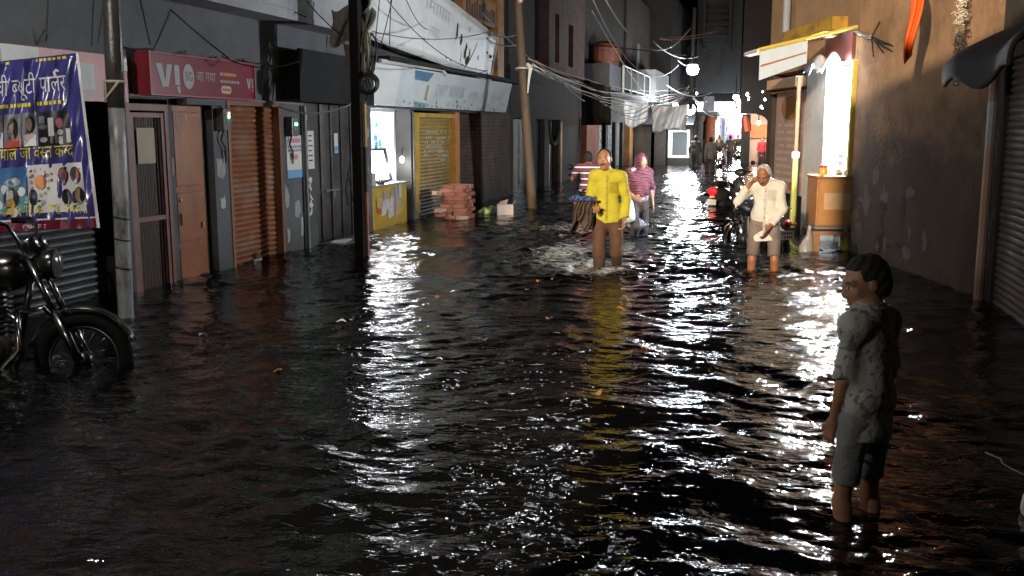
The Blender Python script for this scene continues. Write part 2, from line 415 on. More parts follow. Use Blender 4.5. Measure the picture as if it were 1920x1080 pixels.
def brick_mat(name, c1, c2, mort, sc_=1.0, mottle=.4, low=(.035, .03, .028)):
    m = mat(name, c1, .9, mottle, 3, .3, 40, low=low, low_h=.5); nt = m.node_tree
    bt = nd(nt, "ShaderNodeTexBrick"); bt.inputs["Color1"].default_value = (*c1, 1); bt.inputs["Color2"].default_value = (*c2, 1); bt.inputs["Mortar"].default_value = (*mort, 1)
    bt.inputs["Scale"].default_value = 1; bt.inputs["Brick Width"].default_value = .24*sc_; bt.inputs["Row Height"].default_value = .085*sc_; bt.inputs["Mortar Size"].default_value = .012*sc_
    tc = nd(nt, "ShaderNodeTexCoord"); mp = nd(nt, "ShaderNodeMapping"); mp.inputs["Rotation"].default_value = (0, 0, 0)
    cx = nd(nt, "ShaderNodeSeparateXYZ"); cm = nd(nt, "ShaderNodeCombineXYZ"); nt.links.new(tc.outputs["Object"], cx.inputs[0])
    ad = nd(nt, "ShaderNodeMath", operation='ADD'); nt.links.new(cx.outputs[0], ad.inputs[0]); nt.links.new(cx.outputs[1], ad.inputs[1])
    nt.links.new(ad.outputs[0], cm.inputs[0]); nt.links.new(cx.outputs[2], cm.inputs[1]); nt.links.new(cm.outputs[0], bt.inputs["Vector"])
    for n in nt.nodes:
        if n.type == 'MIX' and n.blend_type == 'MULTIPLY': nt.links.new(bt.outputs["Color"], n.inputs[6])
    return m
M_brick = brick_mat("weathered_brick", (.16, .085, .06), (.12, .08, .065), (.15, .135, .12))
M_brickred = mat("red_oxide_wall", (.25, .055, .022), .8, .4, 2, .3, 20, stain=(.06, .025, .02), stain_amt=.8, stain_scale=1.2, low=(.03, .02, .018), low_h=.6)

def wallbox(mb, y0, y1, z0, z1, x1=FX, x0=None, mi=0):
    mb.box((x1 - .3 if x0 is None else x0, y0, z0), (x1, y1, z1), mi)
def slats(y0, y1, z0, z1, x, pitch=.075, depth=.022):
    """corrugated roll-down shutter curtain facing +x"""
    mb = MB(); prof = []; z = z0
    while z < z1 - 1e-6:
        for t in (0, .25, .5, .75): prof.append((x + depth*math.sin(math.pi*t)**1.0, min(z + pitch*t, z1)))
        z += pitch
    prof.append((x, z1))
    mb.add([(px, y0, pz) for px, pz in prof] + [(px, y1, pz) for px, pz in prof],
           [(i, i+len(prof), i+1+len(prof), i+1) for i in range(len(prof)-1)])
    return mb

# ---- building 1: grey plaster, two doors and the brown shutter
b1 = empty("plastered_building", (FX, 10, GZ), 0, "grey plastered building with brown shutter, wooden door and balcony above", "building")
def under(parent, o):
    o.parent = parent; o.matrix_parent_inverse = parent.matrix_world.inverted(); return o
bpy.context.view_layer.update()
def part(root, mb, name, mats, **kw):
    o = mb.build(name, mats, **kw); o.parent = root
    # keep world placement: subtract the root's translation/rotation
    o.matrix_parent_inverse = (Matrix.Translation(root.location) @ root.rotation_euler.to_matrix().to_4x4()).inverted()
    return o
w = MB()
for y0, y1 in ((-6, -1.5), (1.8, 2.3), (5.8, 6.3), (8.52, 8.70), (9.42, 9.50), (10.30, 10.62), (11.97, 12.62)): wallbox(w, y0, y1, GZ, 2.0)
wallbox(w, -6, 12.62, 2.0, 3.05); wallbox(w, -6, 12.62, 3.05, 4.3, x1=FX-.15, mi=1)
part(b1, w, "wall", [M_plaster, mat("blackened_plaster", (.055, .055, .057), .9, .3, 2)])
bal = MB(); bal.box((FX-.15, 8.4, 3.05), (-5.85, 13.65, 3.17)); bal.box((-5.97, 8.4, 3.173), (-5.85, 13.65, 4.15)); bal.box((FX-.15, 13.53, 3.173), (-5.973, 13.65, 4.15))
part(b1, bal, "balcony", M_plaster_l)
# dark first shop (behind the banner)
sh = slats(6.3, 8.52, GZ, 2.0, FX-.22); part(b1, sh, "rolling_shutter", mat("dark_grey_shutter", (.035, .035, .037), .5, .3, 4, low=(.02, .02, .02)))
sh = slats(2.3, 5.8, GZ, 2.0, FX-.22); part(b1, sh, "rolling_shutter", MATS["dark_grey_shutter"])
sh = slats(-1.5, 1.8, GZ, 2.0, FX-.22); part(b1, sh, "rolling_shutter", MATS["dark_grey_shutter"])
# grille door standing slightly open
gm = MB()
y0, y1 = 8.70, 9.42
gm.box((FX-.06, y0, GZ), (FX+.0, y0+.06, 1.95)); gm.box((FX-.06, y1-.06, GZ), (FX+.0, y1, 1.95)); gm.box((FX-.06, y0+.06, 1.88), (FX, y1-.06, 1.95))
part(b1, gm, "door_frame", M_maroon)
gd = MB(); a0, a1 = y0+.07, y1-.07
for yy in (a0, a1-.05): gd.box((FX-.05, yy, GZ+.05), (FX-.01, yy+.05, 1.86))
for zz in (GZ+.05, .72, 1.81): gd.box((FX-.048, a0+.05, zz), (FX-.012, a1-.05, zz+.05))
for i in range(9):
    yy = a0 + .07 + i*(a1-a0-.14)/8; gd.tube([(FX-.03, yy, GZ+.1), (FX-.03, yy, 1.81)], .006, 6)
door = part(b1, gd, "door", M_maroon)
mesh_ = MB(); mesh_.box((FX-.08, a0, GZ), (FX-.07, a1, 1.86)); part(b1, mesh_, "mesh_panel", mat("dark_wire_mesh", (.035, .033, .03), .6, .4, 60))
nb = MB(); nb.box((FX-.009, 8.86, 1.33), (FX-.004, 9.16, 1.70)); part(b1, nb, "notice", M_tan)
# wooden door
wd_ = MB(); wd_.box((FX-.09, 9.50, GZ), (FX-.05, 10.15, 1.95))
for z0, z1 in ((-.2, .35), (.42, .98), (1.05, 1.88)): wd_.box((FX-.05, 9.57, z0), (FX-.038, 10.08, z1))
part(b1, wd_, "wooden_door", M_wood, bevel=.006)
hb = MB(); hb.tube([(FX-.02, 9.62, .62), (FX-.02, 9.62, .75)], .012); hb.lathe([(0, 0), (.02, .002), (.02, .02), (0, .022)], frameM((FX-.037, 9.62, .9), (0, 1, 0), (0, 0, 1), (1, 0, 0)), 10); hb.box((FX-.037, 10.02, .55), (FX-.015, 10.06, .62))
part(b1, hb, "handle", mat("brass", (.6, .42, .15), .3, .1, metal=1))
rc = MB(); rc.box((FX-.24, 10.15, GZ), (FX-.2, 10.30, 2.0)); rc.box((FX-.2, 10.15, GZ), (FX-.05, 10.17, 2.0)); part(b1, rc, "recess_panel", M_dark)
hd = MB(); hd.box((FX+.0, 9.55, 1.955), (FX+.16, 10.32, 2.02)); part(b1, hd, "door_hood", M_plaster)
# brown shutter
sh = slats(10.68, 11.91, GZ, 1.97, FX-.10, .068, .026); part(b1, sh, "rolling_shutter", M_rust)["label"] = "rust brown roll-down shutter"
fr = MB(); fr.box((FX-.12, 10.62, GZ), (FX+.012, 10.68, 1.97)); fr.box((FX-.12, 11.91, GZ), (FX+.012, 11.97, 1.97)); fr.box((FX-.12, 10.62, 1.973), (FX+.012, 11.97, 2.03)); part(b1, fr, "shutter_frame", mat("shutter_rail", (.19, .07, .03), .5, .2))
lk = MB(); lk.box((FX-.08, 11.2, -.05), (FX-.04, 11.4, .02)); part(b1, lk, "handle", M_steel)

# ---- building 2: steel folding doors under a black canopy box
b2 = empty("steel_door_shop", (FX, 13.8, GZ), 0, "narrow shop with dull grey steel folding doors under a black canopy box", "building")
w = MB(); wallbox(w, 12.62, 13.06, GZ, 2.06, x1=FX-.02, mi=1); wallbox(w, 14.52, 15.08, GZ, 2.06, mi=0); wallbox(w, 12.62, 15.08, 2.06, 3.05, x1=FX-.01, mi=0); wallbox(w, 13.65, 15.08, 3.05, 4.4, x1=FX-.1)
part(b2, w, "wall", [M_plaster, mat("dark_jamb", (.05, .048, .046), .6, .3)])
for i in range(4):
    q = MB(); ya = 13.06 + i*.365; q.box((FX-.17, ya+.003, GZ), (FX-.13, ya+.362, 2.05)); q.box((FX-.13, ya+.325, GZ), (FX-.10, ya+.362, 2.05))
    q.box((FX-.13, ya+.01, .72), (FX-.118, ya+.32, .80)); q.box((FX-.13, ya+.01, 1.55), (FX-.12, ya+.32, 1.60)); q.box((FX-.13, ya+.01, 0.02), (FX-.12, ya+.32, .07))
    part(b2, q, "door_leaf", M_steeld, bevel=.004)
q = MB(); q.tube([(FX-.09, 13.5, .76), (FX-.09, 13.95, .76)], .013); q.box((FX-.11, 13.72, .66), (FX-.07, 13.79, .75)); part(b2, q, "latch", M_steel)
q = MB(); q.box((FX-.009, 12.0, 2.08), (-6.02, 14.50, 2.72)); q.box((-6.02, 11.98, 2.05), (-6.0, 14.52, 2.74)); part(b2, q, "canopy_box", mat("black_tarp", (.006, .006, .006), .95, .4, 5, .3, 8))
for (ya, za, wd2, hh, m_) in ((13.12, 1.86, .09, .10, mat("pink_paper", (.6, .25, .28), .8, .1)),):
    q = MB(); q.box((FX-.019, ya-.42, za-.05), (FX-.012, ya-.42+wd2, za+.05)); part(b2, q, "sticker", m_)
q = MB(); q.box((FX-.117, 13.70+.18, 1.32), (FX-.110, 13.70+.32, 1.62)); q.box((FX-.1095, 13.885, 1.34), (FX-.108, 14.015, 1.42), 1); part(b2, q, "sticker", [M_paper, mat("blue_print", (.1, .3, .6), .7, .1)])
q = MB(); q.box((FX-.019, 12.78, 1.12), (FX-.012, 12.98, 1.66)); part(b2, q, "notice", M_paper)
q = MB()
for k in range(6): q.box((FX-.0115, 12.80, 1.58-k*.07), (FX-.011, 12.90+.06*rnd.random(), 1.60-k*.07))
part(b2, q, "notice_print", M_blk)
q = MB()
for k in range(5): q.add([(FX-.012, 12.83+.08*math.cos(a+k)*(.6+.4*math.sin(3*a+k)) , .95-k*.11+.06*math.sin(a)) for a in [2*math.pi*j/9 for j in range(9)]], [tuple(range(9))])
part(b2, q, "peeled_paper", M_paper)
q = MB(); q.tube([(FX-.05, 14.42, 1.5), (FX-.04, 14.25, 1.05), (FX-.05, 14.12, .75), (FX-.05, 14.2, .5), (FX-.05, 14.4, .52), (FX-.05, 14.33, .78), (FX-.05, 14.2, 1.0)], .008, 6); part(b2, q, "loose_cable", M_blk)
# wet doorstep debris
q = MB(); q.box((FX-.05, 13.0, -.06), (-5.95, 14.5, .015)); tag(q.build("doorstep", mat("wet_concrete", (.09, .088, .085), .35, .3, 5), bevel=.01), "wet concrete doorstep in front of the grey steel doors", "step")
q = MB(); q.add([(-6.15, 13.05, .03), (-5.95, 13.15, .022), (-5.98, 13.5, .04), (-6.1, 13.75, .025), (-6.22, 13.4, .03)], [(0, 1, 2, 3, 4)]); tag(q.build("plastic_sheet", M_paper, solid=.004), "crumpled pale sheet lying on the wet doorstep", "sheet")

# ---- building 3: lit corner stall, yellow shutter, brick recess
b3 = empty("stall_building", (FX, 19, GZ), 0, "low building with a lit stall, yellow shutter and bare brick wall", "building")
M_yel = mat("yellow_paint", (.55, .34, .03), .6, .25, 4, .15, 30, stain=(.2, .12, .03), stain_amt=.6, stain_scale=2.5, low=(.09, .06, .04), low_h=.9)
M_or = mat("orange_jamb", (.55, .22, .035), .6, .3, 4, .2, 30, stain=(.2, .08, .03), stain_amt=.6, low=(.1, .05, .03), low_h=.7)
M_olive = mat("mustard_shutter", (.40, .27, .08), .55, .2, 4, .1, 50, low=(.06, .05, .045), low_h=1.0, stain=(.3, .22, .1), stain_amt=.4)
M_stallwall = mat("stall_white_wall", (.62, .63, .62), .7, .15, 3, stain=(.35, .34, .32), stain_amt=.4)
w = MB(); wallbox(w, 16.95, 17.07, GZ, 2.03, mi=1); wallbox(w, 15.0, 24.2, 2.03, 2.75, x1=FX-.02, mi=2); wallbox(w, 15.08, 24.2, 2.75, 5.2, x1=FX-.12, mi=2)
w.box((FX-1.5, 21.5, GZ), (FX, 24.2, 2.03), 3); w.box((FX-1.6, 19.85, GZ), (FX-.75, 21.5, 2.03), 4)
w.box((FX-1.6, 19.8, GZ), (FX-.3, 19.85, 2.03), 4)
part(b3, w, "wall", [M_plaster, mat("dark_post", (.04, .038, .035), .7, .2), M_soffit, M_brick, M_brickred])
q = MB(); q.box((FX-1.5, 15.05, GZ), (FX-1.42, 17.0, 2.03)); q.box((FX-1.42, 16.87, GZ), (FX-.3, 16.95, 2.03)); q.box((FX-1.42, 15.05, GZ), (FX-.02, 15.12, 2.03)); q.box((FX-1.42, 15.12, 1.98), (FX-.3, 16.87, 2.03)); part(b3, q, "stall_interior", M_stallwall)
sh = slats(17.33, 19.5, GZ, 1.9, FX-.08, .07, .02); part(b3, sh, "rolling_shutter", M_olive)["label"] = "mustard yellow roll-down shutter with white painted marks"
q = MB(); q.box((FX-.1, 17.07, GZ), (FX+.03, 17.33, 1.98)); q.box((FX-.1, 17.33, 1.9), (FX+.03, 19.5, 1.98)); part(b3, q, "shutter_frame", M_yel)
q = MB(); q.box((FX-.3, 19.5, GZ), (FX+.04, 19.8, 2.02)); part(b3, q, "door_jamb", M_or)
q = MB()   # chalk-white brush marks on the shutter slats
gl = [(.30,1.62,.55),(.30,1.52,.3),(.24,1.42,.9),(.3,1.34,.8),(.42,1.26,.72),(.2,1.26,.12),(.2,1.19,.2),(1.05,1.22,.5),(1.0,1.14,.6),(1.15,1.06,.35),(1.3,.98,.12),(1.2,1.62,.3),(.95,1.50,.7)]
for (u, z, l) in gl:
    n_ = max(1, int(l/.09))
    for j in range(n_):
        if rnd.random() < .85:
            yy = 17.62 + u + j*.09*1.35; q.box((FX-.055, yy, z-.02), (FX-.052, yy+.075, z+.018))
part(b3, q, "painted_marks", mat("whitewash", (.6, .55, .5), .8, .2))
# upper storey: ochre column and soffit over the sign
q = MB(); q.box((FX-.1, 22.2, 2.8), (FX+.22, 22.75, 7)); part(b3, q, "corner_column", M_or)
q = MB(); q.box((FX-.1, 15.1, 2.78), (FX+.35, 24.2, 2.86)); part(b3, q, "ledge", M_dark)

# ---- buildings 4..8 further along
def far_building(name, label, y0, y1, wallmat, zt, cat="building", x1=FX):
    r = empty(name, (x1, (y0+y1)/2, GZ), 0, label, cat)
    return r
M_drk1 = mat("sooty_plaster", (.055, .044, .038), .9, .35, 1.5, .3, 15, stain=(.06, .05, .045), stain_amt=.7, low=(.03, .028, .025), low_h=.7)
M_pink = mat("faded_pink_plaster", (.09, .048, .036), .9, .3, 1.5, .2, 15, stain=(.12, .08, .08), stain_amt=.6)
M_terra = mat("terracotta_plaster", (.36, .13, .075), .85, .3, 1.6, .2, 15, stain=(.16, .07, .05), stain_amt=.5, low=(.08, .04, .03), low_h=.6)
M_ochre = mat("ochre_plaster", (.36, .17, .06), .85, .25, 1.5, .2, 15, stain=(.18, .09, .04), stain_amt=.5, low=(.08, .05, .03), low_h=.6)
M_gdoor = mat("grey_door_paint", (.17, .17, .17), .55, .3, 3, low=(.04, .04, .04))
b4 = far_building("old_house", "sooty old house with tall doors behind the leaning wooden pole", 24.2, 33.2, M_drk1, 7)
w = MB()
for a, c in ((24.2, 24.5), (26.3, 27.1), (28.2, 28.9), (30.2, 33.2)): wallbox(w, a, c, GZ, 1.95)
wallbox(w, 24.2, 33.2, 1.95, 3.3, mi=0); wallbox(w, 24.2, 27.6, 3.3, 7.2, x1=FX-.05); 
part(b4, w, "wall", [M_drk1, M_pink])
w = MB(); 
for a, c, z0, z1 in ((27.6, 28.4, 3.3, 7.5), (29.0, 30.4, 3.3, 7.5), (31.2, 33.2, 3.3, 7.5), (28.4, 29.0, 3.3, 3.6), (30.4, 31.2, 3.3, 3.6), (28.4, 29.0, 5.0, 7.5), (30.4, 31.2, 4.9, 7.5)): w.box((FX-.3, a, z0), (FX+.25, c, z1))
part(b4, w, "upper_storey", M_pink)
for a, c in ((28.4, 29.0), (30.4, 31.2)): q = MB(); q.box((FX-.2, a, 3.6), (FX-.1, c, 5.0)); part(b4, q, "window", M_dark)
for a, c in ((24.5, 26.3),):
    for j in range(2):
        q = MB(); ya = a+(c-a)/2*j; q.box((FX-.16, ya+.01, GZ), (FX-.10, ya+(c-a)/2-.01, 1.94)); q.box((FX-.10, ya+.08, .2), (FX-.085, ya+(c-a)/2-.08, .9)); q.box((FX-.10, ya+.08, 1.0), (FX-.085, ya+(c-a)/2-.08, 1.8)); part(b4, q, "door_leaf", M_gdoor)
q = MB(); q.box((FX-.2, 27.1, GZ), (FX-.15, 28.2, 1.94)); part(b4, q, "door", M_dark)
q = MB(); q.box((FX-.22, 28.9, GZ), (FX-.17, 30.2, 1.94)); q.box((FX-.17, 29.0, GZ), (FX-.15, 29.1, 1.9)); part(b4, q, "door", M_blk)
q = MB(); q.box((FX-.15, 29.25, GZ), (FX-.12, 29.5, 1.85)); part(b4, q, "lit_slit_strip", mat("lit_slit_paint", (.5, .45, .4), .25, .2, metal=.6))  # pale strip painted in for the lit slit between the doors
q = MB(); q.box((FX-.02, 30.3, GZ), (FX+.05, 30.55, 1.9)); part(b4, q, "door_jamb", M_or)
# arch moulding above the door
q = MB(); q.torus((FX+.0, 29.5, 1.95), (1, 0, 0), .75, .06, 20, 8, 0, math.pi); part(b4, q, "arch", M_drk1)

b5 = far_building("terracotta_house", "dim house with a terracotta column and a high white railed balcony", 33.2, 45, M_drk1, 7)
w = MB(); wallbox(w, 33.2, 34.0, GZ, 3.0, mi=0); w.box((FX-.3, 34.0, GZ), (FX+.22, 36.6, 2.05), 1); wallbox(w, 34.0, 36.6, 2.05, 3.0, mi=0); wallbox(w, 36.6, 45, 1.95, 3.0, mi=0)
for a, c in ((36.6, 37.2), (39.6, 40.2), (42.2, 42.6), (44.4, 45)): wallbox(w, a, c, GZ, 1.95, mi=0)
wallbox(w, 33.2, 45, 3.0, 7.5, x1=FX-.1, mi=2)
part(b5, w, "wall", [M_drk1, M_terra, mat("dim_brown_plaster", (.035, .026, .021), .9, .3, 1.2)])
for a, c in ((37.2, 39.6), (40.2, 42.2), (42.6, 44.4)): sh = slats(a, c, GZ, 1.95, FX-.15, .09, .02); part(b5, sh, "rolling_shutter", mat("grey_shutter", (.15, .15, .155), .5, .3, 3))
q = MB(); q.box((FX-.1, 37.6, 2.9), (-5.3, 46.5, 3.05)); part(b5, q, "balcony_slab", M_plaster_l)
q = MB()
for i in range(5): q.tube([(-5.36, 37.7+i*2.18, 3.05), (-5.36, 37.7+i*2.18, 4.05)], .05, 8)
for zz in (3.2, 4.05): q.tube([(-5.36, 37.7, zz), (-5.36, 46.42, zz)], .035, 6)
part(b5, q, "railing", mat("white_rail_paint", (.6, .6, .6), .5, .15))
q = MB()
for i in range(4): q.box((-5.37, 37.8+i*2.18, 3.25), (-5.345, 39.78+i*2.18, 3.95))
part(b5, q, "railing_mesh", mat("rail_mesh", (.03, .03, .032), .8, .3))
q = MB(); q.box((FX-.1, 34.6, 3.05), (-5.4, 37.4, 3.95)); part(b5, q, "parapet", M_plaster)
q = MB(); q.tube([(-5.9, 36.4, 3.95), (-5.9, 36.4, 4.1)], .55, 16); q.lathe([(.62, 4.1), (.6, 4.6), (.5, 4.75), (.2, 4.85), (0, 4.85)], Matrix.Translation((-5.9, 36.4, 0)), 18); part(b5, q, "water_tank", mat("red_tank", (.16, .05, .03), .6, .2))
q = MB(); q.grid(lambda u, v: (FX+.05+1.05*u, 33.6+.06*math.sin(u*14+v*3)+.25*v, 3.35-1.55*v-.2*u*(1-v)), 20, 12)
tag(q.build("hanging_tarp", mat("black_cloth", (.018, .018, .018), .9, .3), smooth=True, solid=.01), "black tarp hanging vertically beside the terracotta column", "tarp")
b6 = far_building("ochre_house", "house with a blank ochre wall hung with silver plastic sheets", 45, 55, M_ochre, 7)
w = MB(); wallbox(w, 45, 50, GZ, 2.3, x1=FX+.25); wallbox(w, 45, 55, 2.3, 8, x1=FX, mi=1); wallbox(w, 50, 50.6, GZ, 2.3); wallbox(w, 52.6, 55, GZ, 2.3); part(b6, w, "wall", [M_ochre, M_drk1])
q = MB(); q.box((FX-.2, 50.6, GZ), (FX-.12, 52.6, 2.3)); part(b6, q, "door", M_gdoor)
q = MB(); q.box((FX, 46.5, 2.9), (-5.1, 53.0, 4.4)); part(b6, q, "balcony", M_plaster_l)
q = MB(); q.box((FX-.05, 49.0, 4.6), (FX+.02, 49.9, 5.9)); part(b6, q, "window", mat("dim_window_glass", (.5, .55, .6), .2, .1))
# silver plastic sheets
def sheet(p0, p1, drop, amp, label, ph):
    q = MB(); a, b = Vector(p0), Vector(p1); d = (b-a); nrm = Vector((-d.y, d.x, 0)).normalized()
    q.grid(lambda u, v: tuple(a + d*u + nrm*(amp*math.sin(9*u+ph+3*v)+.5*amp*math.sin(23*u+5*v)) + Vector((0, 0, -drop*v*(1+.12*math.sin(5*u+ph)) - .08*math.sin(math.pi*u)))), 28, 12)
    return tag(q.build("plastic_sheet", mat("silver_sheet", (.62, .62, .63), .3, .15, 4, .5, 12), smooth=True, solid=.004), label, "sheet")
sheet((-5.1, 36.5, 2.72), (-4.35, 37.3, 2.70), .85, .05, "smaller silver plastic sheet hanging by the black tarp", .3)
sheet((-4.35, 38.8, 2.66), (-3.05, 39.3, 2.62), 1.0, .07, "larger crumpled silver plastic sheet hanging below the cables", 1.6)

# ---- far left shop with the white framed window and the awning
b7 = far_building("awning_shop", "far shop with a dark sloping awning and white framed window", 55, 70, M_drk1, 8)
w = MB(); wallbox(w, 55, 70, GZ, 9, x1=-5.2, x0=-8); part(b7, w, "wall", mat("far_grey_wall", (.025, .025, .027), .9, .3, 1))
q = MB(); q.box((-4.95, 45.6, .25), (-4.9, 49.4, .4)); 
b7w = empty("window_kiosk", (-4.9, 47, GZ), 0, "small kiosk with a white framed window past the ochre wall", "kiosk")
q = MB(); q.box((-6.0, 46.2, GZ), (-4.55, 49.6, 2.2)); part(b7w, q, "body", M_drk1)
q = MB()
for a, c, d, e_ in ((-4.42, -3.42, .32, .44), (-4.42, -3.42, 1.5, 1.62), (-4.42, -4.30, .44, 1.5), (-3.54, -3.42, .44, 1.5)): q.box((a, 46.3, d), (c, 46.4, e_))
q.box((-4.3, 46.33, .44), (-4.22, 46.38, 1.5)); part(b7w, q, "window_frame", M_white)
q = MB(); q.box((-4.3, 46.42, .44), (-3.54, 46.44, 1.5)); part(b7w, q, "pane", mat("dull_glass", (.12, .13, .13), .1, .1))
q = MB(); q.box((-4.55, 46.45, GZ), (-3.3, 49.6, 2.2)); q.box((-4.42, 46.3, GZ), (-3.42, 46.4, .317)); part(b7w, q, "front_wall", M_drk1)
q = MB(); q.box((-5.2, 46.2, GZ), (-5.05, 46.3, 1.85)); part(b7w, q, "door_post", M_white)
q = MB(); q.hexa([(-5.6, 45.2, 1.85), (-3.2, 45.2, 1.85), (-3.2, 47.6, 2.55), (-5.6, 47.6, 2.55), (-5.6, 45.2, 1.9), (-3.2, 45.2, 1.9), (-3.2, 47.6, 2.6), (-5.6, 47.6, 2.6)]); part(b7w, q, "awning", mat("dark_awning", (.05, .05, .055), .6, .2))
q = MB(); q.add([(-4.55, 45.16, 1.88), (-3.9, 45.16, 1.88), (-3.5, 46.1, 2.19), (-4.1, 46.1, 2.19)], [(0, 1, 2, 3)]); part(b7w, q, "awning_patch", mat("tan_patch", (.5, .36, .27), .7, .2), solid=.006)
# round pillars of the far left arcade
for i, (x, y, rr, m_, lb) in enumerate(((-3.25, 49.0, .26, M_plaster, "grey round pillar under the lit far stall roof"), (-2.75, 51.0, .26, M_terra, "brown round pillar beside the grey pillar far down the street"))):
    t = empty("pillar", (x, y, GZ), 0, lb, "pillar")
    q = MB(); q.lathe([(rr, GZ), (rr, 2.1)], Matrix.Translation((x, y, 0)), 18); part(t, q, "shaft", m_)
    q = MB(); q.lathe([(rr*1.3, 2.1), (rr*1.35, 2.2), (rr*1.35, 2.3), (0, 2.3)], Matrix.Translation((x, y, 0)), 18); part(t, q, "capital", m_)
roof7 = MB(); roof7.box((-5.1, 48.2, 2.33), (-2.3, 53.5, 2.48)); roof7.box((-2.95, 48.1, 2.49), (-2.45, 48.16, 3.2)); 
tag(roof7.build("stall_roof", M_plaster), "flat grey roof slab of the far left stall on round pillars", "roof")

# ---- market at the far end of the street
M_sign = mat("white_flex_sign", (.75, .72, .76), .5, .08, 1)
mk = empty("market_block", (-1.8, 66, GZ), 0, "brightly lit white market shopfronts at the far end of the street", "building")
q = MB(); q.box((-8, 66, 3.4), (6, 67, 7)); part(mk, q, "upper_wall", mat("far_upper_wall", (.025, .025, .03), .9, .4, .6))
q = MB()
for i, x in enumerate((-3.7, -2.7, -1.45, -.55, .6)): q.box((x-.12, 65.6, GZ), (x+.12, 66.2, 2.35))
part(mk, q, "shopfront_pillars", mat("lilac_white_paint", (.66, .62, .68), .7, .12, 1))
q = MB(); q.box((-4.4, 65.5, 2.35), (.9, 66, 3.4)); part(mk, q, "fascia", emit("backlit_sign", (.95, .85, .95), .28))
q = MB()
for x0, x1 in ((-3.58, -2.82), (-2.58, -1.57), (-1.33, -.67), (-.43, .48)): q.box((x0, 67.6, GZ), (x1, 67.7, 2.35))
part(mk, q, "back_wall", M_sign)
_gm = [mat("goods_red", (.7, .1, .05), .6, .1), mat("goods_teal", (.1, .5, .5), .6, .1), mat("goods_yellow", (.75, .6, .1), .6, .1), mat("goods_blue", (.15, .25, .6), .6, .1), mat("goods_pink", (.6, .1, .3), .6, .1)]
for k in range(5):
    for _ in range(6):
        x, z = rnd.uniform(-3.5, .4), rnd.uniform(.4, 2.1); q = MB(); q.box((x, 66.9-.03*k, z), (x+rnd.uniform(.15, .5), 67.1, z+rnd.uniform(.15, .5))); part(mk, q, "goods_box", _gm[k])
# white sheets / boards standing in front
for x, y, ww, hh, lb in ((-3.45, 60, .75, 1.5, "white banner hanging beside the market pillars far down the street"), (-1.35, 61, .6, 1.7, "white board hung in the bright far market")):
    q = MB(); q.box((x, y, 2.35-hh), (x+ww, y+.05, 2.35)); tag(q.build("hanging_board", M_sign), lb, "board")
# orange-red cloth garlands in the far market
for pts, lb in ((((-3.2, 55, 3.3), (-3.25, 55, 2.6), (-3.4, 55, 2.2), (-3.75, 55, 1.7)), "red bunting hanging left of the bright market front"), (((-.95, 47, 2.25), (-.85, 47, 1.9), (-.8, 47, 1.55)), "orange cloth hanging in the far right archway")):
    q = MB(); q.tube(pts, [.09, .17, .15, .05], 8); tag(q.build("hanging_cloth", mat("red_orange_cloth", (.7, .12, .05), .8, .2)), lb, "cloth")
for i in range(18):
    x, y, z = rnd.uniform(-3.6, .0), rnd.uniform(45.5, 64), rnd.uniform(1.5, 3.3); cn = rnd.choice(["white", "warm", "white", "red", "green"])
    if x > -1.0 and y > 45: y = rnd.uniform(44.2, 45.6); z = rnd.uniform(2.4, 3.4)
    t = empty("hanging_bulb", (x, y, z), 0, {"white": "small white bulb hanging in the far market", "warm": "small warm yellow bulb hanging in the far market", "red": "small red bulb hanging in the far market", "green": "small green bulb hanging in the far market"}[cn], "bulb", "small bulbs strung across the far market")
    r_ = rnd.uniform(.03, .07); q = MB(); q.lathe([(0, -r_*1.2), (r_*.8, -r_*.7), (r_, 0), (r_*.6, r_*.8), (r_*.25, r_*1.3)], Matrix.Translation((x, y, z)), 10)
    part(t, q, "globe", emit("market_bulb_" + cn, {"white": (.9, .95, 1), "warm": (1, .75, .4), "red": (1, .12, .06), "green": (.2, 1, .5)}[cn], 6), smooth=True)
    q = MB(); q.tube([(x, y, z+r_*1.2), (x, y, z+.5)], .008, 5); part(t, q, "flex", M_blk)
# end walls and dark upper storeys that close the street
b8 = empty("dark_far_building", (-3.5, 76, GZ), 0, "tall dark building rising behind the street lamp", "building")
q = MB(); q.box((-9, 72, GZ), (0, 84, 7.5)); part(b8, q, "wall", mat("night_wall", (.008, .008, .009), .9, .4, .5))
q = MB()
for k in range(5): q.box((-3.6, 58.5+.3*k, 6.7+.42*k), (-2.3, 58.8+.3*k, 6.85+.42*k))
q.box((-3.75, 58.4, 6.2), (-3.6, 60.4, 8.9)); q.box((-2.3, 58.4, 6.2), (-2.15, 60.4, 8.9)); q.box((-4.2, 60.4, 3.8), (-1.6, 61.5, 9.5))
stf = tag(q.build("outside_staircase", mat("night_concrete", (.022, .022, .024), .9, .3)), "dim concrete outside staircase high above the far street lamp", "staircase")
b9 = empty("arch_building", (.2, 46, GZ), 0, "dark building with an arched gateway on the far right", "building")
w = MB(); w.box((-1.15, 46, 2.35), (3, 47, 8)); w.box((.12, 46, GZ), (3, 47, 2.347))
n = 14
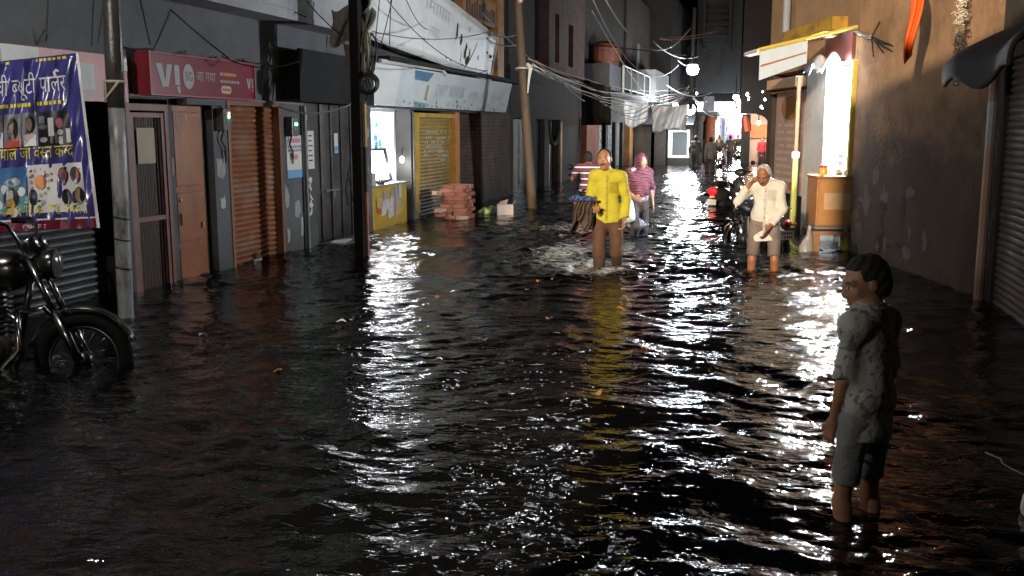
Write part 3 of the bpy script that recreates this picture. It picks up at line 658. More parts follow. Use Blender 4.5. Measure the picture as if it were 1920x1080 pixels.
for k in range(n):   # curved inner edge of the arch on the right side
    a0_, a1_ = math.pi/2*k/n, math.pi/2*(k+1)/n
    x0_ = .12-.55*(1-math.sin(a0_)); x1_ = .12-.55*(1-math.sin(a1_))
    z0_, z1_ = 2.3-.55*(1-math.cos(a0_))-.0, 2.3-.55*(1-math.cos(a1_))
    w.hexa([(-.43+.55*math.sin(a0_), 46, 2.347), (-.43+.55*math.sin(a1_), 46, 2.347), (-.43+.55*math.sin(a1_), 47, 2.347), (-.43+.55*math.sin(a0_), 47, 2.347), (-.43+.55*math.sin(a0_), 46, 1.747+.55*math.cos(a0_)), (-.43+.55*math.sin(a1_), 46, 1.747+.55*math.cos(a1_)), (-.43+.55*math.sin(a1_), 47, 1.747+.55*math.cos(a1_)), (-.43+.55*math.sin(a0_), 47, 1.747+.55*math.cos(a0_))])
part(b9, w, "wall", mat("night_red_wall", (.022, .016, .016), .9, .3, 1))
q = MB(); q.box((-1.0, 50.5, GZ), (3, 50.7, 3)); part(b9, q, "inner_wall", mat("warm_inner_wall", (.55, .38, .28), .8, .3, 1.2))
q = MB(); q.box((-.98, 50.3, 1.2), (.3, 50.45, 1.85)); part(b9, q, "orange_valance", mat("orange_cloth_far", (.7, .2, .08), .8, .2, 3))
q = MB(); q.box((-1.12, 47.8, GZ), (-.72, 48.3, 2.34)); part(b9, q, "gate_post", M_drk1)

# ================================================================== RIGHT SIDE
M_brown = mat("warm_brown_plaster", (.30, .19, .11), .9, .22, 1.6, .2, 18, stain=(.2, .13, .08), stain_amt=.5, stain_scale=1.2, low=(.07, .055, .045), low_h=.6)
M_sidewall = mat("patchy_side_wall", (.36, .22, .125), .9, .3, 2.0, .35, 22, stain=(.16, .10, .06), stain_amt=.6, stain_scale=1.3, low=(.030, .029, .027), low_h=1.1, low_rng=(.45, 1.35))  # dark lower band: grime, deepened by cast shade painted into the colour
M_yellowtrim = mat("yellow_trim", (.62, .5, .10), .6, .15, 3)
def rbox(mb, s0, s1, o0, o1, z0, z1, mi=0):
    mb.hexa([RF(s0, o0, z0), RF(s0, o1, z0), RF(s1, o1, z0), RF(s1, o0, z0), RF(s0, o0, z1), RF(s0, o1, z1), RF(s1, o1, z1), RF(s1, o0, z1)], mi)
# side wall running from the shutter to the shop corner
r2 = empty("side_wall_house", RF(-1.9, 0, GZ), 0, "tall patchy brown plastered house wall right of the lit shop", "building")
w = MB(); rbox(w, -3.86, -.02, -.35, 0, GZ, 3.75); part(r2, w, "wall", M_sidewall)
q = MB()
for k in range(26):
    s0_, z0_ = -abs(rnd.gauss(0, 1.1)) - .08, rnd.uniform(.15, 1.15)
    if s0_ < -3.6: continue
    a_, b_ = rnd.uniform(.03, .16), rnd.uniform(.03, .2); pts = [RF(min(-.05, s0_ + a_*math.cos(t)*rnd.uniform(.5, 1.4)), .0025 + .0002*k, z0_ + b_*math.sin(t)*rnd.uniform(.5, 1.4)) for t in [2*math.pi*j/13 for j in range(13)]]
    q.add(pts, [tuple(range(13))], rnd.choice([0, 0, 1]))
part(r2, q, "peeled_patches", [mat("pale_scuff", (.16, .14, .12), .9, .35, 9), mat("dark_scuff", (.05, .045, .04), .9, .3, 9)])
# lit corner shop
r3 = empty("corner_shop", RF(2.2, 0, GZ), 0, "lit corner shop with white doorway, yellow trim and brown upper wall", "building")
w = MB()
rbox(w, 0, 4.25, -.35, 0, 2.62, 4.2); rbox(w, 1.22, 2.1, -.35, 0, GZ, 2.617, 1); rbox(w, 4.0, 4.25, -.35, .0, GZ, 2.617, 2); rbox(w, 2.1, 4.0, -.6, -.35, GZ, 2.617, 2); rbox(w, 4.25, 4.55, -4, -.35, GZ, 7, 2)
part(r3, w, "wall", [M_brown, mat("flaking_white_pillar", (.5, .5, .5), .8, .2, 3, stain=(.25, .2, .15), stain_amt=.6, low=(.1, .09, .08), low_h=.5), M_drk1])
q = MB(); rbox(q, .1, 1.2, 0, .05, 2.622, 3.02); part(r3, q, "signboard", mat("maroon_board", (.12, .035, .03), .5, .2))
q = MB(); rbox(q, .45, 2.8, 0.003, .22, 3.06, 3.24); part(r3, q, "ledge", mat("ochre_yellow_ledge", (.42, .25, .035), .7, .3, 5, stain=(.14, .06, .02), stain_amt=.8, stain_scale=3))
q = MB(); rbox(q, 0.0, .07, -.1, .05, GZ, 2.62); part(r3, q, "corner_trim", M_yellowtrim)
q = MB(); rbox(q, .07, .10, -.9, -.02, GZ, 2.6); part(r3, q, "white_jamb", mat("gloss_white_panel", (.8, .8, .78), .4, .05))
q = MB(); rbox(q, .10, .58, -.2, -.16, .55, 2.45); part(r3, q, "lit_panel", emit("lit_shop_panel", (.97, .98, 1), 1.3))
q = MB(); rbox(q, .58, .62, -.2, -.1, GZ, 2.6); rbox(q, .10, .58, -.2, -.165, GZ, .547); part(r3, q, "panel_frame", M_white)
q = MB(); rbox(q, .62, 1.22, -.3, -.25, GZ, 2.6)
for k in range(26): rbox(q, .62, 1.22, -.25, -.235, .0+k*.1, .06+k*.1)
part(r3, q, "rolling_shutter", mat("grey_slat_shutter", (.22, .22, .22), .5, .2))
q = MB(); q.tube([RF(.72, .03, .98), RF(1.0, .0, 1.75)], .03, 6); part(r3, q, "leaning_batten", M_white)
# posters / price board on the set-back panel
q = MB(); rbox(q, 2.36, 3.92, -.10, -.06, .6, 2.32); tag(q.build("notice_board", mat("brown_flex", (.38, .26, .22), .6, .2, 2)), "faded brown flex board with an oval emblem and rows of pale lettering", "signboard")
nb_ = bpy.context.scene.objects["notice_board"]
q = MB()
def nbp(u, v): return RF(3.9 - u, -.056, v)
for k in range(9):
    u = .12
    while u < 1.42:
        l = rnd.uniform(.04, .16); z = 1.72 - k*.115
        if rnd.random() < .85: q.quad(nbp(u, z), nbp(u+l, z), nbp(u+l, z+.05), nbp(u, z+.05))
        u += l + .03
o = q.build("lettering", mat("pale_print", (.5, .42, .38), .7, .1)); o.parent = nb_
q = MB(); q.add([nbp(.78+.5*math.cos(t), 2.03+.2*math.sin(t)) for t in [2*math.pi*k/24 for k in range(24)]], [tuple(range(24))]); o = q.build("emblem", mat("brown_oval", (.3, .13, .04), .7, .2)); o.parent = nb_
q = MB(); q.quad(nbp(.9, .66), nbp(1.4, .66), nbp(1.4, .8), nbp(.9, .8)); o = q.build("red_mark", mat("red_print", (.5, .05, .05), .7, .1)); o.parent = nb_
q = MB(); rbox(q, 2.3, 3.95, -.33, .12, 2.36, 2.52); tag(q.build("shutter_box", mat("tan_tin", (.62, .42, .25), .6, .15, 4, stretch=(1, 1, 6))), "tan tin shutter housing above the faded notice board", "shutter housing")
q = MB(); q.tube([RF(2.3, .06, 2.30), RF(3.9, .06, 2.30)], .02, 6); tag(q.build("rail", M_or), "thin orange rail under the tan shutter housing", "rail")
# pipes
q = MB(); q.tube([RF(2.26, .08, 2.5), RF(2.26, .08, 1.25)], .035, 8); q.tube([RF(2.26, .08, 1.25), RF(2.26, .08, .1)], .05, 8, 1); q.tube([RF(2.26, .08, 1.22), RF(2.26, .08, 1.32)], .065, 10, 2)
tag(q.build("drain_pipe", [mat("rust_pipe", (.25, .12, .06), .6, .3), mat("olive_pipe", (.4, .42, .12), .5, .2), M_white]), "drain pipe with olive lower half beside the white pillar", "pipe")
q = MB(); q.tube([RF(2.95, .12, 5.2), RF(2.95, .12, 3.14)], .06, 10); tag(q.build("vent_pipe", mat("blue_grey_pvc", (.30, .34, .40), .35, .15)), "blue grey pipe coming down the upper wall above the awning", "pipe")
# awning over the shop
aw = empty("shop_awning", RF(2.2, .7, 2.6), 0, "sloping sheet metal awning with yellow edge over the corner shop", "awning")
def awp(s, t, dz=0): return RF(s*.16, 1.34*t, 3.05 - .31*t + dz)
M_awn = mat("awning_sheet", (.55, .60, .66), .5, .12, 3, stain=(.35, .37, .4), stain_amt=.4)
q = MB(); q.hexa([awp(.05, .02), awp(.05, 1), awp(4.4, 1), awp(4.4, .02), awp(.05, .02, .02), awp(.05, 1, .02), awp(4.4, 1, .02), awp(4.4, .02, .02)]); part(aw, q, "sheet", M_awn)
q = MB(); q.tube([awp(.04, .02, .01), awp(.04, 1.01, .01)], .028, 6); part(aw, q, "edge_trim", M_yellowtrim)
q = MB(); q.tube([awp(.04, 1.01, .0), awp(4.4, 1.01, .0)], .03, 6); q.tube([awp(.04, 1.01, 0), awp(.04, 1.01, -.06)], .02, 6); part(aw, q, "front_rail", M_white)
for t in (.25, .55, .78): q = MB(); q.tube([awp(.08, t, -.025), awp(4.35, t, -.025)], .022, 6); part(aw, q, "rafter", M_terra)
def vp(t, d): p = awp(.0, t, -.02); p.z -= d; return p
q = MB(); q.hexa([vp(.52, .30), vp(1, .38), vp(1, .38) + EV*.015, vp(.52, .30) + EV*.015, vp(.52, 0), vp(1, 0), vp(1, 0) + EV*.015, vp(.52, 0) + EV*.015]); part(aw, q, "side_panel", mat("side_sheet", (.55, .68, .88), .5, .12, 3, stain=(.35, .37, .4), stain_amt=.4))
q = MB(); q.hexa([vp(.53, .165) - EV*.006, vp(.99, .205) - EV*.006, vp(.99, .205) - EV*.001, vp(.53, .165) - EV*.001, vp(.53, .145) - EV*.006, vp(.99, .18) - EV*.006, vp(.99, .18) - EV*.001, vp(.53, .145) - EV*.001]); part(aw, q, "side_stripe", M_terra)
q = MB(); q.tube([awp(4.2, .03, -.03), awp(4.2, .99, -.03)], .02, 6); part(aw, q, "brace", M_terra)
# counter
ct = empty("display_counter", (.95, 14.45, GZ), R(12), "brown wooden display box standing on a table at the shop corner", "counter")
def local(root, mb, name, mats, **kw):
    o = mb.build(name, mats, **kw); o.parent = root; return o
M_ctr = mat("brown_veneer", (.40, .19, .07), .4, .2, 3, .1, 30, stretch=(.4, 1, 2))
q = MB(); q.box((-.29, -.27, .70), (.29, .27, 1.36)); q.box((-.31, -.29, 1.363), (.31, .29, 1.395)); local(ct, q, "box", M_ctr, bevel=.008)
q = MB(); q.box((-.25, -.274, .72), (.27, -.2703, 1.33)); local(ct, q, "front_panel", mat("brown_veneer_light", (.45, .23, .09), .4, .2, 3))
q = MB(); q.box((-.19, -.279, .93), (.20, -.2745, 1.16)); local(ct, q, "label_sheet", mat("faded_label", (.55, .38, .24), .7, .15, 8))
q = MB(); q.box((-.30, -.28, .655), (.28, .28, .697)); local(ct, q, "tray", M_steel)
q = MB(); q.box((-.33, -.32, .57), (.33, .32, .63)); local(ct, q, "table_top", mat("old_table_wood", (.26, .14, .08), .6, .3))
for x in (-.27, .27):
    for y in (-.26, .26): q = MB(); q.box((x-.045, y-.045, 0), (x+.045, y+.045, .567)); local(ct, q, "leg", MATS["old_table_wood"])
jr = empty("jar", (.80, 14.25, 1.045), 0, "small jar with a red lid on the brown display counter", "jar")
q = MB(); q.lathe([(0, 0), (.055, 0), (.06, .02), (.06, .10), (.05, .115)], None, 16); local(jr, q, "body", mat("amber_jar", (.6, .4, .12), .2, .1), smooth=True)
q = MB(); q.lathe([(.055, .115), (.06, .118), (.06, .145), (0, .147)], None, 16); local(jr, q, "lid", mat("red_lid", (.6, .06, .04), .4, .1), smooth=True)
tr = empty("wire_tray", (1.02, 14.35, 1.047), R(12), "wire tray of glass jars on top of the brown display counter", "tray")
q = MB(); q.tube([(-.17, -.12, .05), (.17, -.12, .05), (.17, .15, .05), (-.17, .15, .05), (-.17, -.12, .05)], .008, 6); q.box((-.17, -.12, 0), (.17, .15, .012)); local(tr, q, "frame", mat("chrome", (.7, .7, .72), .15, .05, metal=1))
q = MB(); q.lathe([(.04, .012), (.045, .03), (.045, .09), (.03, .1)], Matrix.Translation((.1, .0, 0)), 12); q.lathe([(.04, .012), (.045, .03), (.045, .09), (.03, .1)], Matrix.Translation((-.0, .03, 0)), 12); local(tr, q, "jars", mat("pale_glass", (.5, .55, .52), .1, .1), smooth=True)
# grey sacks / sheet by the counter
V, Fc = sdf_mesh([ell((0, 0, .3), (.16, .14, .34), .1), ell((.05, 0, .7), (.07, .08, .25), .12), ell((-.08, -.02, .15), (.2, .15, .16), .1)], .02, noise=lambda X, Y, Z: .018*np.sin(22*X+9*Z)+.014*np.sin(31*Y-13*Z+4*X))
o = np_obj("plastic_sack", V, Fc, mat("translucent_sack", (.30, .30, .31), .35, .2, 6)); o.location = (.60, 14.15, GZ-.05); o.scale = (.8, .8, .8); tag(o, "crumpled pale plastic sack between the old man and the counter", "sack")
# lamp of the corner shop
lp = empty("shop_lamp", RF(.44, -.05, 2.36), 0, "bright white bulb hanging in the corner shop doorway", "lamp")
q = MB(); q.lathe([(0, -.09), (.05, -.07), (.065, -.02), (.05, .04), (.022, .07), (.022, .1)], Matrix.Translation(lp.location), 14); part(lp, q, "bulb", emit("bulb_glow", (.95, .98, 1), 5), smooth=True)
q = MB(); q.tube([lp.location + Vector((0, 0, .1)), RF(.44, -.05, 2.6)], .014, 6); q.lathe([(.03, .08), (.03, .15), (0, .15)], Matrix.Translation(lp.location), 10); part(lp, q, "holder", M_blk)
point("shop_lamp_light", lp.location + Vector((0, 0, -.17)), 290, COOL, .06, lp)
# second lamp further inside the shop front
# foil / plastic hood over the lamp
q = MB(); q.grid(lambda u, v: RF(.35+.9*u, .06+.30*v, 2.52+.10*math.sin(9*u+4*v)*.5+.16*math.sin(math.pi*v)+.05*math.sin(17*u)), 16, 10)
tag(q.build("foil_hood", mat("crumpled_foil", (.65, .67, .7), .25, .1, 4, .6, 14, metal=.5), smooth=True, solid=.004), "crumpled silver plastic hood over the shop lamp", "hood")
# orange cloth and tinsel garland
M_orange = mat("saffron_cloth", (.75, .12, .015), .75, .12, 6)
q = MB(); q.grid(lambda u, v: (1.31+.11*v+.14*u*(1-.45*v)+.05*math.sin(5*v)-.012*v, 11.0+.03*math.sin(10*u+4*v), 3.35-1.0*v+.10*u*(1 if v > .9 else 0)), 14, 20)
tag(q.build("orange_cloth", M_orange, smooth=True, solid=.008), "saffron orange cloth strip hanging high by the brown wall", "cloth")
gl_ = empty("tinsel_garland", (1.37, 8, 2.3), 0, "sparkling silver and gold tinsel garland hanging at top right", "garland")
q = MB()
for k in range(420):
    t = rnd.random(); zc = 2.78 - .73*t; wd_r = .055*(1-t)**.6 + .012
    c = Vector((1.785+.8*rnd.gauss(0, wd_r*.6), 10.5+.8*rnd.gauss(0, wd_r*.6), 1.7+1.3125*(zc-1.7))); d1 = Vector((rnd.gauss(0, 1), rnd.gauss(0, 1), rnd.gauss(0, 1))).normalized()*rnd.uniform(.011, .026); d2 = d1.orthogonal().normalized()*.007
    q.quad(c-d1-d2, c+d1-d2, c+d1+d2, c-d1+d2, 0 if rnd.random() < .82 else 1)
part(gl_, q, "tinsel", [mat("silver_foil", (.85, .85, .82), .3, .05, metal=.25), mat("gold_foil", (.85, .6, .22), .3, .05, metal=.25)])
q = MB(); q.tube([(1.785, 10.5, 3.3), (1.785, 10.5, 2.17)], .004, 5); q.torus((1.785, 10.5, 2.135), (0, 1, 0), .027, .008, 12, 6); part(gl_, q, "string", M_steel)
# near right building: shutter, pole and rolled hood
r1 = empty("right_shutter_building", (2.15, 8, GZ), 0, "near right building with a dark grey slatted shutter", "building")
w = MB(); w.box((2.2, 10.3, GZ), (2.5, 10.75, 3.7)); w.box((2.2, -5, 2.35), (2.5, 10.3, 3.3)); w.box((2.2, 4.6, GZ), (2.5, 5.2, 2.35)); w.box((2.2, -5, GZ), (2.5, 1.4, 2.35)); part(r1, w, "wall", M_drk1)
sh = slats(8.0, 10.3, GZ, 2.35, -2.25, .066, .018)
sh.v = [(-x, y, z) for x, y, z in sh.v]; sh.f = [f[::-1] for f in sh.f]; part(r1, sh, "rolling_shutter", mat("dark_slat_shutter", (.085, .075, .065), .5, .25, 3, low=(.04, .03, .025), low_h=.6))
sh = slats(5.2, 7.9, GZ, 2.35, -2.25, .066, .018)
sh.v = [(-x, y, z) for x, y, z in sh.v]; sh.f = [f[::-1] for f in sh.f]; part(r1, sh, "rolling_shutter", MATS["dark_slat_shutter"])
sh = slats(1.4, 4.6, GZ, 2.35, -2.25, .066, .018)
sh.v = [(-x, y, z) for x, y, z in sh.v]; sh.f = [f[::-1] for f in sh.f]; part(r1, sh, "rolling_shutter", MATS["dark_slat_shutter"])
q = MB(); q.box((2.13, 7.9, GZ), (2.27, 8.0, 2.35)); part(r1, q, "shutter_rail", mat("grey_rail", (.16, .165, .17), .5, .2))
q = MB(); q.box((2.10, 10.36, .0), (2.19, 10.42, 2.2), 0); q.box((2.10, 10.36, 1.45), (2.188, 10.42, 2.0), 0); q.box((2.09, 10.34, 1.5), (2.195, 10.44, 1.85), 1)
q = MB(); q.tube([(2.13, 10.45, GZ), (2.12, 10.42, 1.55)], .045, 8, 0); q.tube([(2.12, 10.42, 1.55), (2.115, 10.41, 1.95)], .045, 8, 1); q.tube([(2.115, 10.41, 1.95), (2.11, 10.4, 2.6)], .045, 8, 0)
tag(q.build("shutter_post", [mat("pink_tan_paint", (.55, .36, .27), .55, .2, 4, low=(.2, .11, .08), low_h=.4), mat("pale_paint_band", (.5, .52, .55), .5, .2)]), "slim pinkish post at the edge of the dark slatted shutter", "post")
q = MB()
q.grid(lambda u, v: (2.2-.62*math.sin(math.pi*.5*min(1, v*1.3))+.05*math.sin(6*u), 7.3+2.55*u+.06*math.sin(8*v+3*u), 2.62-.50*v-.07*math.sin(math.pi*u)+.05*math.sin(11*u)*v), 24, 14)
tag(q.build("rolled_hood", mat("dark_canvas", (.045, .045, .048), .85, .25, 4, .3, 20), smooth=True, solid=.03), "dark canvas hood folded above the right shutter", "hood")
q = MB(); q.tube([(2.1, 6.9, 1.62), (2.02, 8.7, 2.15)], .018, 6); tag(q.build("prop_rod", M_steel), "thin metal prop rod slanting below the dark canvas hood", "rod")
# unseen roof over the viewpoint, walls added to shade boy and side wall
q = MB(); q.box((-1.21, -4.6, 3.86), (2.19, 2.0, 3.98)); q.box((-1.2, -4.7, GZ), (2.19, -4.603, 3.98)); q.box((-1.2, -4.6, GZ), (-1.1, 1.0, 3.857)); part(r1, q, "shade_canopy", M_drk1)
# white rounded pot at the frame edge
pt = W0 = None
q = MB(); q.lathe([(0, -.1), (.07, -.09), (.098, -.03), (.10, .03), (.085, .09), (.06, .12), (.07, .135), (.06, .135), (.05, .11)], None, 24)
o = q.build("plastic_pot", mat("white_plastic", (.75, .75, .75), .3, .05), smooth=True); o.location = (1.275, 4.56, .03); o.rotation_euler = (.2, .1, 0); tag(o, "rounded white plastic pot floating at the right edge", "pot")
q = MB(); q.tube([(1.19+.41*k/14+.022*math.sin(k*1.9), 5.35-1.05*k/14+.02*math.cos(k*2.3), .012+.006*math.sin(k*1.3)) for k in range(15)], .004, 6); tag(q.build("glint_strand", mat("glint_streak", (.35, .36, .37), .25, .2)), "thin pale strand standing in for a glint streak on the dark water at right", "water glint")  # pale strand stands in for a glinting streak on the water

# ================================================================== STREET LAMPS
def lamp_unit(name, label, loc, power, col, size=.12, es=40, arm=None, radius=None):
    t = empty(name, loc, 0, label, "lamp"); loc = Vector(loc)
    q = MB(); q.lathe([(0, -size), (size*.75, -size*.7), (size, 0), (size*.75, size*.6), (.03, size)], Matrix.Translation(loc), 16)
    part(t, q, "bulb", emit("lamp_glow_%d" % int(col[2]*100), col, 5), smooth=True)
    q = MB(); q.lathe([(size*.9, size*.7), (size*.5, size*1.1), (.03, size*1.5), (.03, size*2.2), (0, size*2.2)], Matrix.Translation(loc), 16); part(t, q, "shade", M_steel, smooth=True)
    if arm is not None:
        q = MB(); q.tube([loc + Vector((0, 0, size*2.1)), Vector(arm)], .02, 6); part(t, q, "bracket", M_blk)
    point(name + "_light", loc - Vector((0, 0, size + (radius or size) + .01)), power, col, radius or size, t)
    return t
lamp_unit("street_lamp", "street lamp hung high over the street between the wooden poles", (-3.25, 13.6, 5.9), 16, (.93, .97, 1.0), .10, 60, (-5.2, 12.1, 5.9), .085)
lamp_unit("street_lamp", "warm street lamp on the street behind the viewer", (-3.0, -10.0, 6.13), 8600, (1.0, .78, .52), .15, 40, (-6.0, -10, 6.9), .12)
lamp_unit("boy_fill_lamp", "small unseen fill lamp added left of the viewer to light the boy", (-2.7, 1.0, 2.75), 36, (1.0, .93, .82), .06, 20, (-2.7, .6, 3.6), .05)  # unseen fill lamp, added to brighten the boy from the left
lamp_unit("banner_fill_lamp", "unseen fill lamp added over the left shop to light the purple banner", (-5.0, 4.5, 3.15), 42, (1.0, .96, .9), .06, 20, (-6.2, 4.5, 3.6), .05)  # unseen fill lamp, added to brighten the banner
q = MB(); q.box((-9, -5.2, GZ), (-3.42, -3.4, 6.2)); q.box((-9, -5.3, 6.203), (-3.3, -3.3, 6.35)); tag(q.build("blocker_house", M_drk1), "unseen house added behind the viewer to block the warm street lamp", "building")  # unseen house added to keep the warm lamp off the left fronts
lamp_unit("street_lamp", "brightest white street lamp hanging far down the street", (-2.48, 34.0, 3.66), 120, COOL, .21, 60, (-6.2, 34.5, 4.6), .22)
lamp_unit("stall_lamp", "white lamp under the flat roof of the far left stall", (-3.32, 44.5, 2.52), 130, COOL, .26, 50, (-5.0, 45, 3.1), .25)
lamp_unit("stall_lamp", "small lamp beside the brighter far left stall lamp", (-4.05, 45.5, 2.75), 50, COOL, .12, 40, (-5.0, 45.6, 3.2))
lamp_unit("street_lamp", "small distant white lamp above the market", (-1.56, 52.0, 3.27), 80, COOL, .16, 60, (.0, 52.2, 3.6))
lamp_unit("market_lamp", "left twin floodlight above the market shopfront", (-1.75, 58, 2.62), 110, COOL, .22, 60, (-1.75, 58.3, 4.6))
lamp_unit("market_lamp", "right twin floodlight above the market shopfront", (-1.22, 58.4, 2.5), 110, COOL, .22, 60, (-1.2, 58.7, 4.6))
lamp_unit("market_lamp", "lamp behind the arched gateway on the far right", (-.35, 48.6, 1.95), 50, (1, .9, .75), .10, 30, (-.35, 50.4, 2.4))
lamp_unit("market_lamp", "lamp inside the white market shop", (-2.1, 66.6, 2.1), 70, COOL, .1, 40, (-2.1, 66.6, 2.34))

# ------------------------------------------------------------------ survey: sight lines measured on the photograph, cut at a real distance
_fw = Vector((-math.sin(YAW)*math.cos(PITCH), math.cos(YAW)*math.cos(PITCH), -math.sin(PITCH)))
_rt = Vector((math.cos(YAW), math.sin(YAW), 0)); _up = _rt.cross(_fw)
def ray(px, py): return _fw + _rt*((px-960)/F_PX) - _up*((py-540)/F_PX)
def D(px, py, d): return Vector((0, 0, CAM_H)) + ray(px, py)*d
def ATX(px, py, X): r = ray(px, py); return Vector((0, 0, CAM_H)) + r*(X/r.x)
def ATZ(px, py, z=0.0): r = ray(px, py); return Vector((0, 0, CAM_H)) + r*((z-CAM_H)/r.z)

# ================================================================== SIGNS
def plain(name, col, rough=.5): return mat(name, col, rough, .06, 2)
M_bw = plain("banner_white", (.72, .72, .72), .4); M_by = plain("banner_yellow", (.75, .66, .03), .4)
bn = empty("flex_banner", D(60, 270, 8.4), 0, "purple printed flex banner with Hindi lettering hung at the left edge", "banner")
def bfn(off):
    def f(u, v):    # u across, v up, in hundredths of a metre-ish survey units
        py = 440 - v; px = u + (428-py)*-.115*max(0, (u/170.0)) 
        py = py - .085*(u-60)*(.45+.55*v/330)
        d = 7.93 + .0024*u + .018*math.sin(u*.07+v*.03) + .022*math.sin(v*.05-u*.11)*(v/330)**2 + .012*math.sin(u*.19-v*.06) - off
        return D(px, py, d)
    return f
q = MB(); f0 = bfn(0); q.grid(lambda a, b: f0(-75 + 262*a, 8 + 322*b), 60, 60); part(bn, q, "sheet", mat("banner_purple", (.06, .055, .23), .22, .08, 3), smooth=True, solid=.003)
def panel(u0, v0, u1, v1, off, m, name, n=14):
    f = bfn(off); q = MB(); q.grid(lambda a, b: f(u0+(u1-u0)*a, v0+(v1-v0)*b), n, n); return part(bn, q, name, m, smooth=True)
panel(181, 8, 187, 330, .005, M_bw, "border")
panel(-75, 8, 181, 26, .005, plain("banner_maroon", (.16, .015, .03), .3), "strip", 24); panel(-75, 26, 181, 29, .007, M_bw, "border")
q = MB(); f = bfn(.008)
text_on(q, "ची ब~यूटी पालर", f, -10, 264, 33, 160); q.tube([f(128, 292), f(126, 299), f(131, 303), f(136, 300)], .012, 5); part(bn, q, "lettering", M_bw)
q = MB()
text_on(q, "पाल जी वस~त केन~द", f, 0, 142, 25, 152); text_on(q, "न कास~मेिटक एण~ड ज~वैलरी", f, 0, 36, 22, 168)
for row, h_ in ((322, 5), (240, 7)):
    u = -5
    while u < 150:
        l = rnd.uniform(4, 9)
        if rnd.random() < .8 and not (row == 322 and 28 < u < 85): q.quad(f(u, row), f(u+l, row), f(u+l, row+h_), f(u, row+h_))
        u += l + rnd.uniform(1, 5)
part(bn, q, "lettering", M_by)
q = MB(); text_on(q, "सुभाषनगर", f, 42, 11, 9, 44); part(bn, q, "lettering", M_bw)
def disc(q, fn, u, v, ru, rv, mi=0, n=14, a0=0, a1=2*math.pi):
    q.add([fn(u+ru*math.cos(a0+(a1-a0)*k/n), v+rv*math.sin(a0+(a1-a0)*k/n)) for k in range(n)], [tuple(range(n))], mi)
PM = [plain("print_grey", (.18, .18, .19)), plain("print_skin", (.48, .33, .27)), plain("print_black", (.02, .02, .022)), plain("print_red", (.55, .10, .08)), plain("print_white", (.62, .6, .6)),
      plain("print_blue", (.05, .16, .36)), plain("print_gold", (.55, .36, .08)), plain("print_pink", (.6, .2, .25)), plain("print_teal", (.12, .32, .32)), plain("print_orange", (.7, .25, .06))]
def picture(u0, v0, u1, v1, bg, shapes):
    panel(u0, v0, u1, v1, .006, bg, "picture", 8)
    q = MB()
    for i, (kind, u, v, a, b, mi) in enumerate(shapes):
        g_ = bfn(.0085 + .0004*i)
        if kind == 'd': disc(q, g_, u, v, a, b, mi)
        else: q.quad(g_(u, v), g_(u+a, v), g_(u+a, v+b), g_(u, v+b), mi)
    part(bn, q, "picture_print", PM)
picture(-30, 165, 7, 228, PM[0], [('r', -10, 166, 16, 30, 4), ('d', -4, 205, 9, 12, 1)])
picture(9, 165, 45, 228, PM[0], [('d', 27, 200, 12, 22, 2), ('d', 27, 172, 17, 8, 3), ('r', 12, 165.5, 30, 12, 3), ('r', 23, 178, 8, 12, 1), ('d', 27, 202, 8, 11, 1), ('d', 27, 212, 9, 6, 2), ('r', 40, 168, 4, 20, 7)])
picture(47, 165, 80, 228, PM[0], [('d', 65, 206, 11, 17, 2), ('r', 50, 166, 26, 22, 4), ('d', 63, 180, 12, 12, 1), ('d', 64, 205, 8, 12, 1), ('d', 64, 216, 9, 6, 2), ('d', 63, 178, 7, 5, 3)])
picture(82, 165, 150, 228, PM[2], [('d', 92, 176, 8, 5, 4), ('r', 103, 182, 12, 34, 4), ('r', 106, 168, 6, 14, 0), ('d', 128, 205, 8, 10, 7), ('d', 128, 188, 6, 6, 4), ('r', 124, 166, 8, 14, 4), ('r', 140, 168, 9, 26, 4), ('d', 92, 200, 9, 5, 0), ('r', 84, 206, 12, 14, 0), ('r', 116, 168, 6, 20, 0)])
sh_ = [('d', 24, 96, 17, 14, 8), ('d', 22, 52, 32, 14, 6)] + [('d', 22+26*math.cos(k*.7), 66+24*math.sin(k*.7), 8, 9, 4 if k % 2 else 8) for k in range(9)] + [('d', 22, 70, 15, 20, 2), ('d', 21, 72, 9, 13, 4), ('d', 21, 60, 10, 9, 6), ('d', 26, 100, 15, 8, 4)]
picture(-40, 42, 52, 128, PM[5], sh_)
hs = []
hs += [('d', 80+18*math.cos(k*.52), 98+24*math.sin(k*.52), 3.2, 3.2, 6 if k % 2 else 4) for k in range(12)] + [('d', 80, 98, 11, 14, 9), ('r', 78.5, 88, 3, 22, 4), ('r', 72, 92, 3, 14, 3), ('r', 86, 92, 3, 14, 3), ('d', 103, 100, 3, 3, 3), ('d', 103, 112, 3, 2, 7), ('d', 84, 60, 6, 4, 4)]
for cu, cv, c1 in ((126, 108, 3), (150, 108, 3), (130, 68, 2), (155, 70, 6)):
    hs += [('d', cu, cv, 10, 15, 2), ('d', cu, cv, 8, 12.5, c1), ('d', cu, cv-2, 3, 9, 4 if c1 != 3 else 5), ('r', cu-3, cv-16, 6, 8, 4)]
picture(55, 40, 166, 130, M_bw, hs)
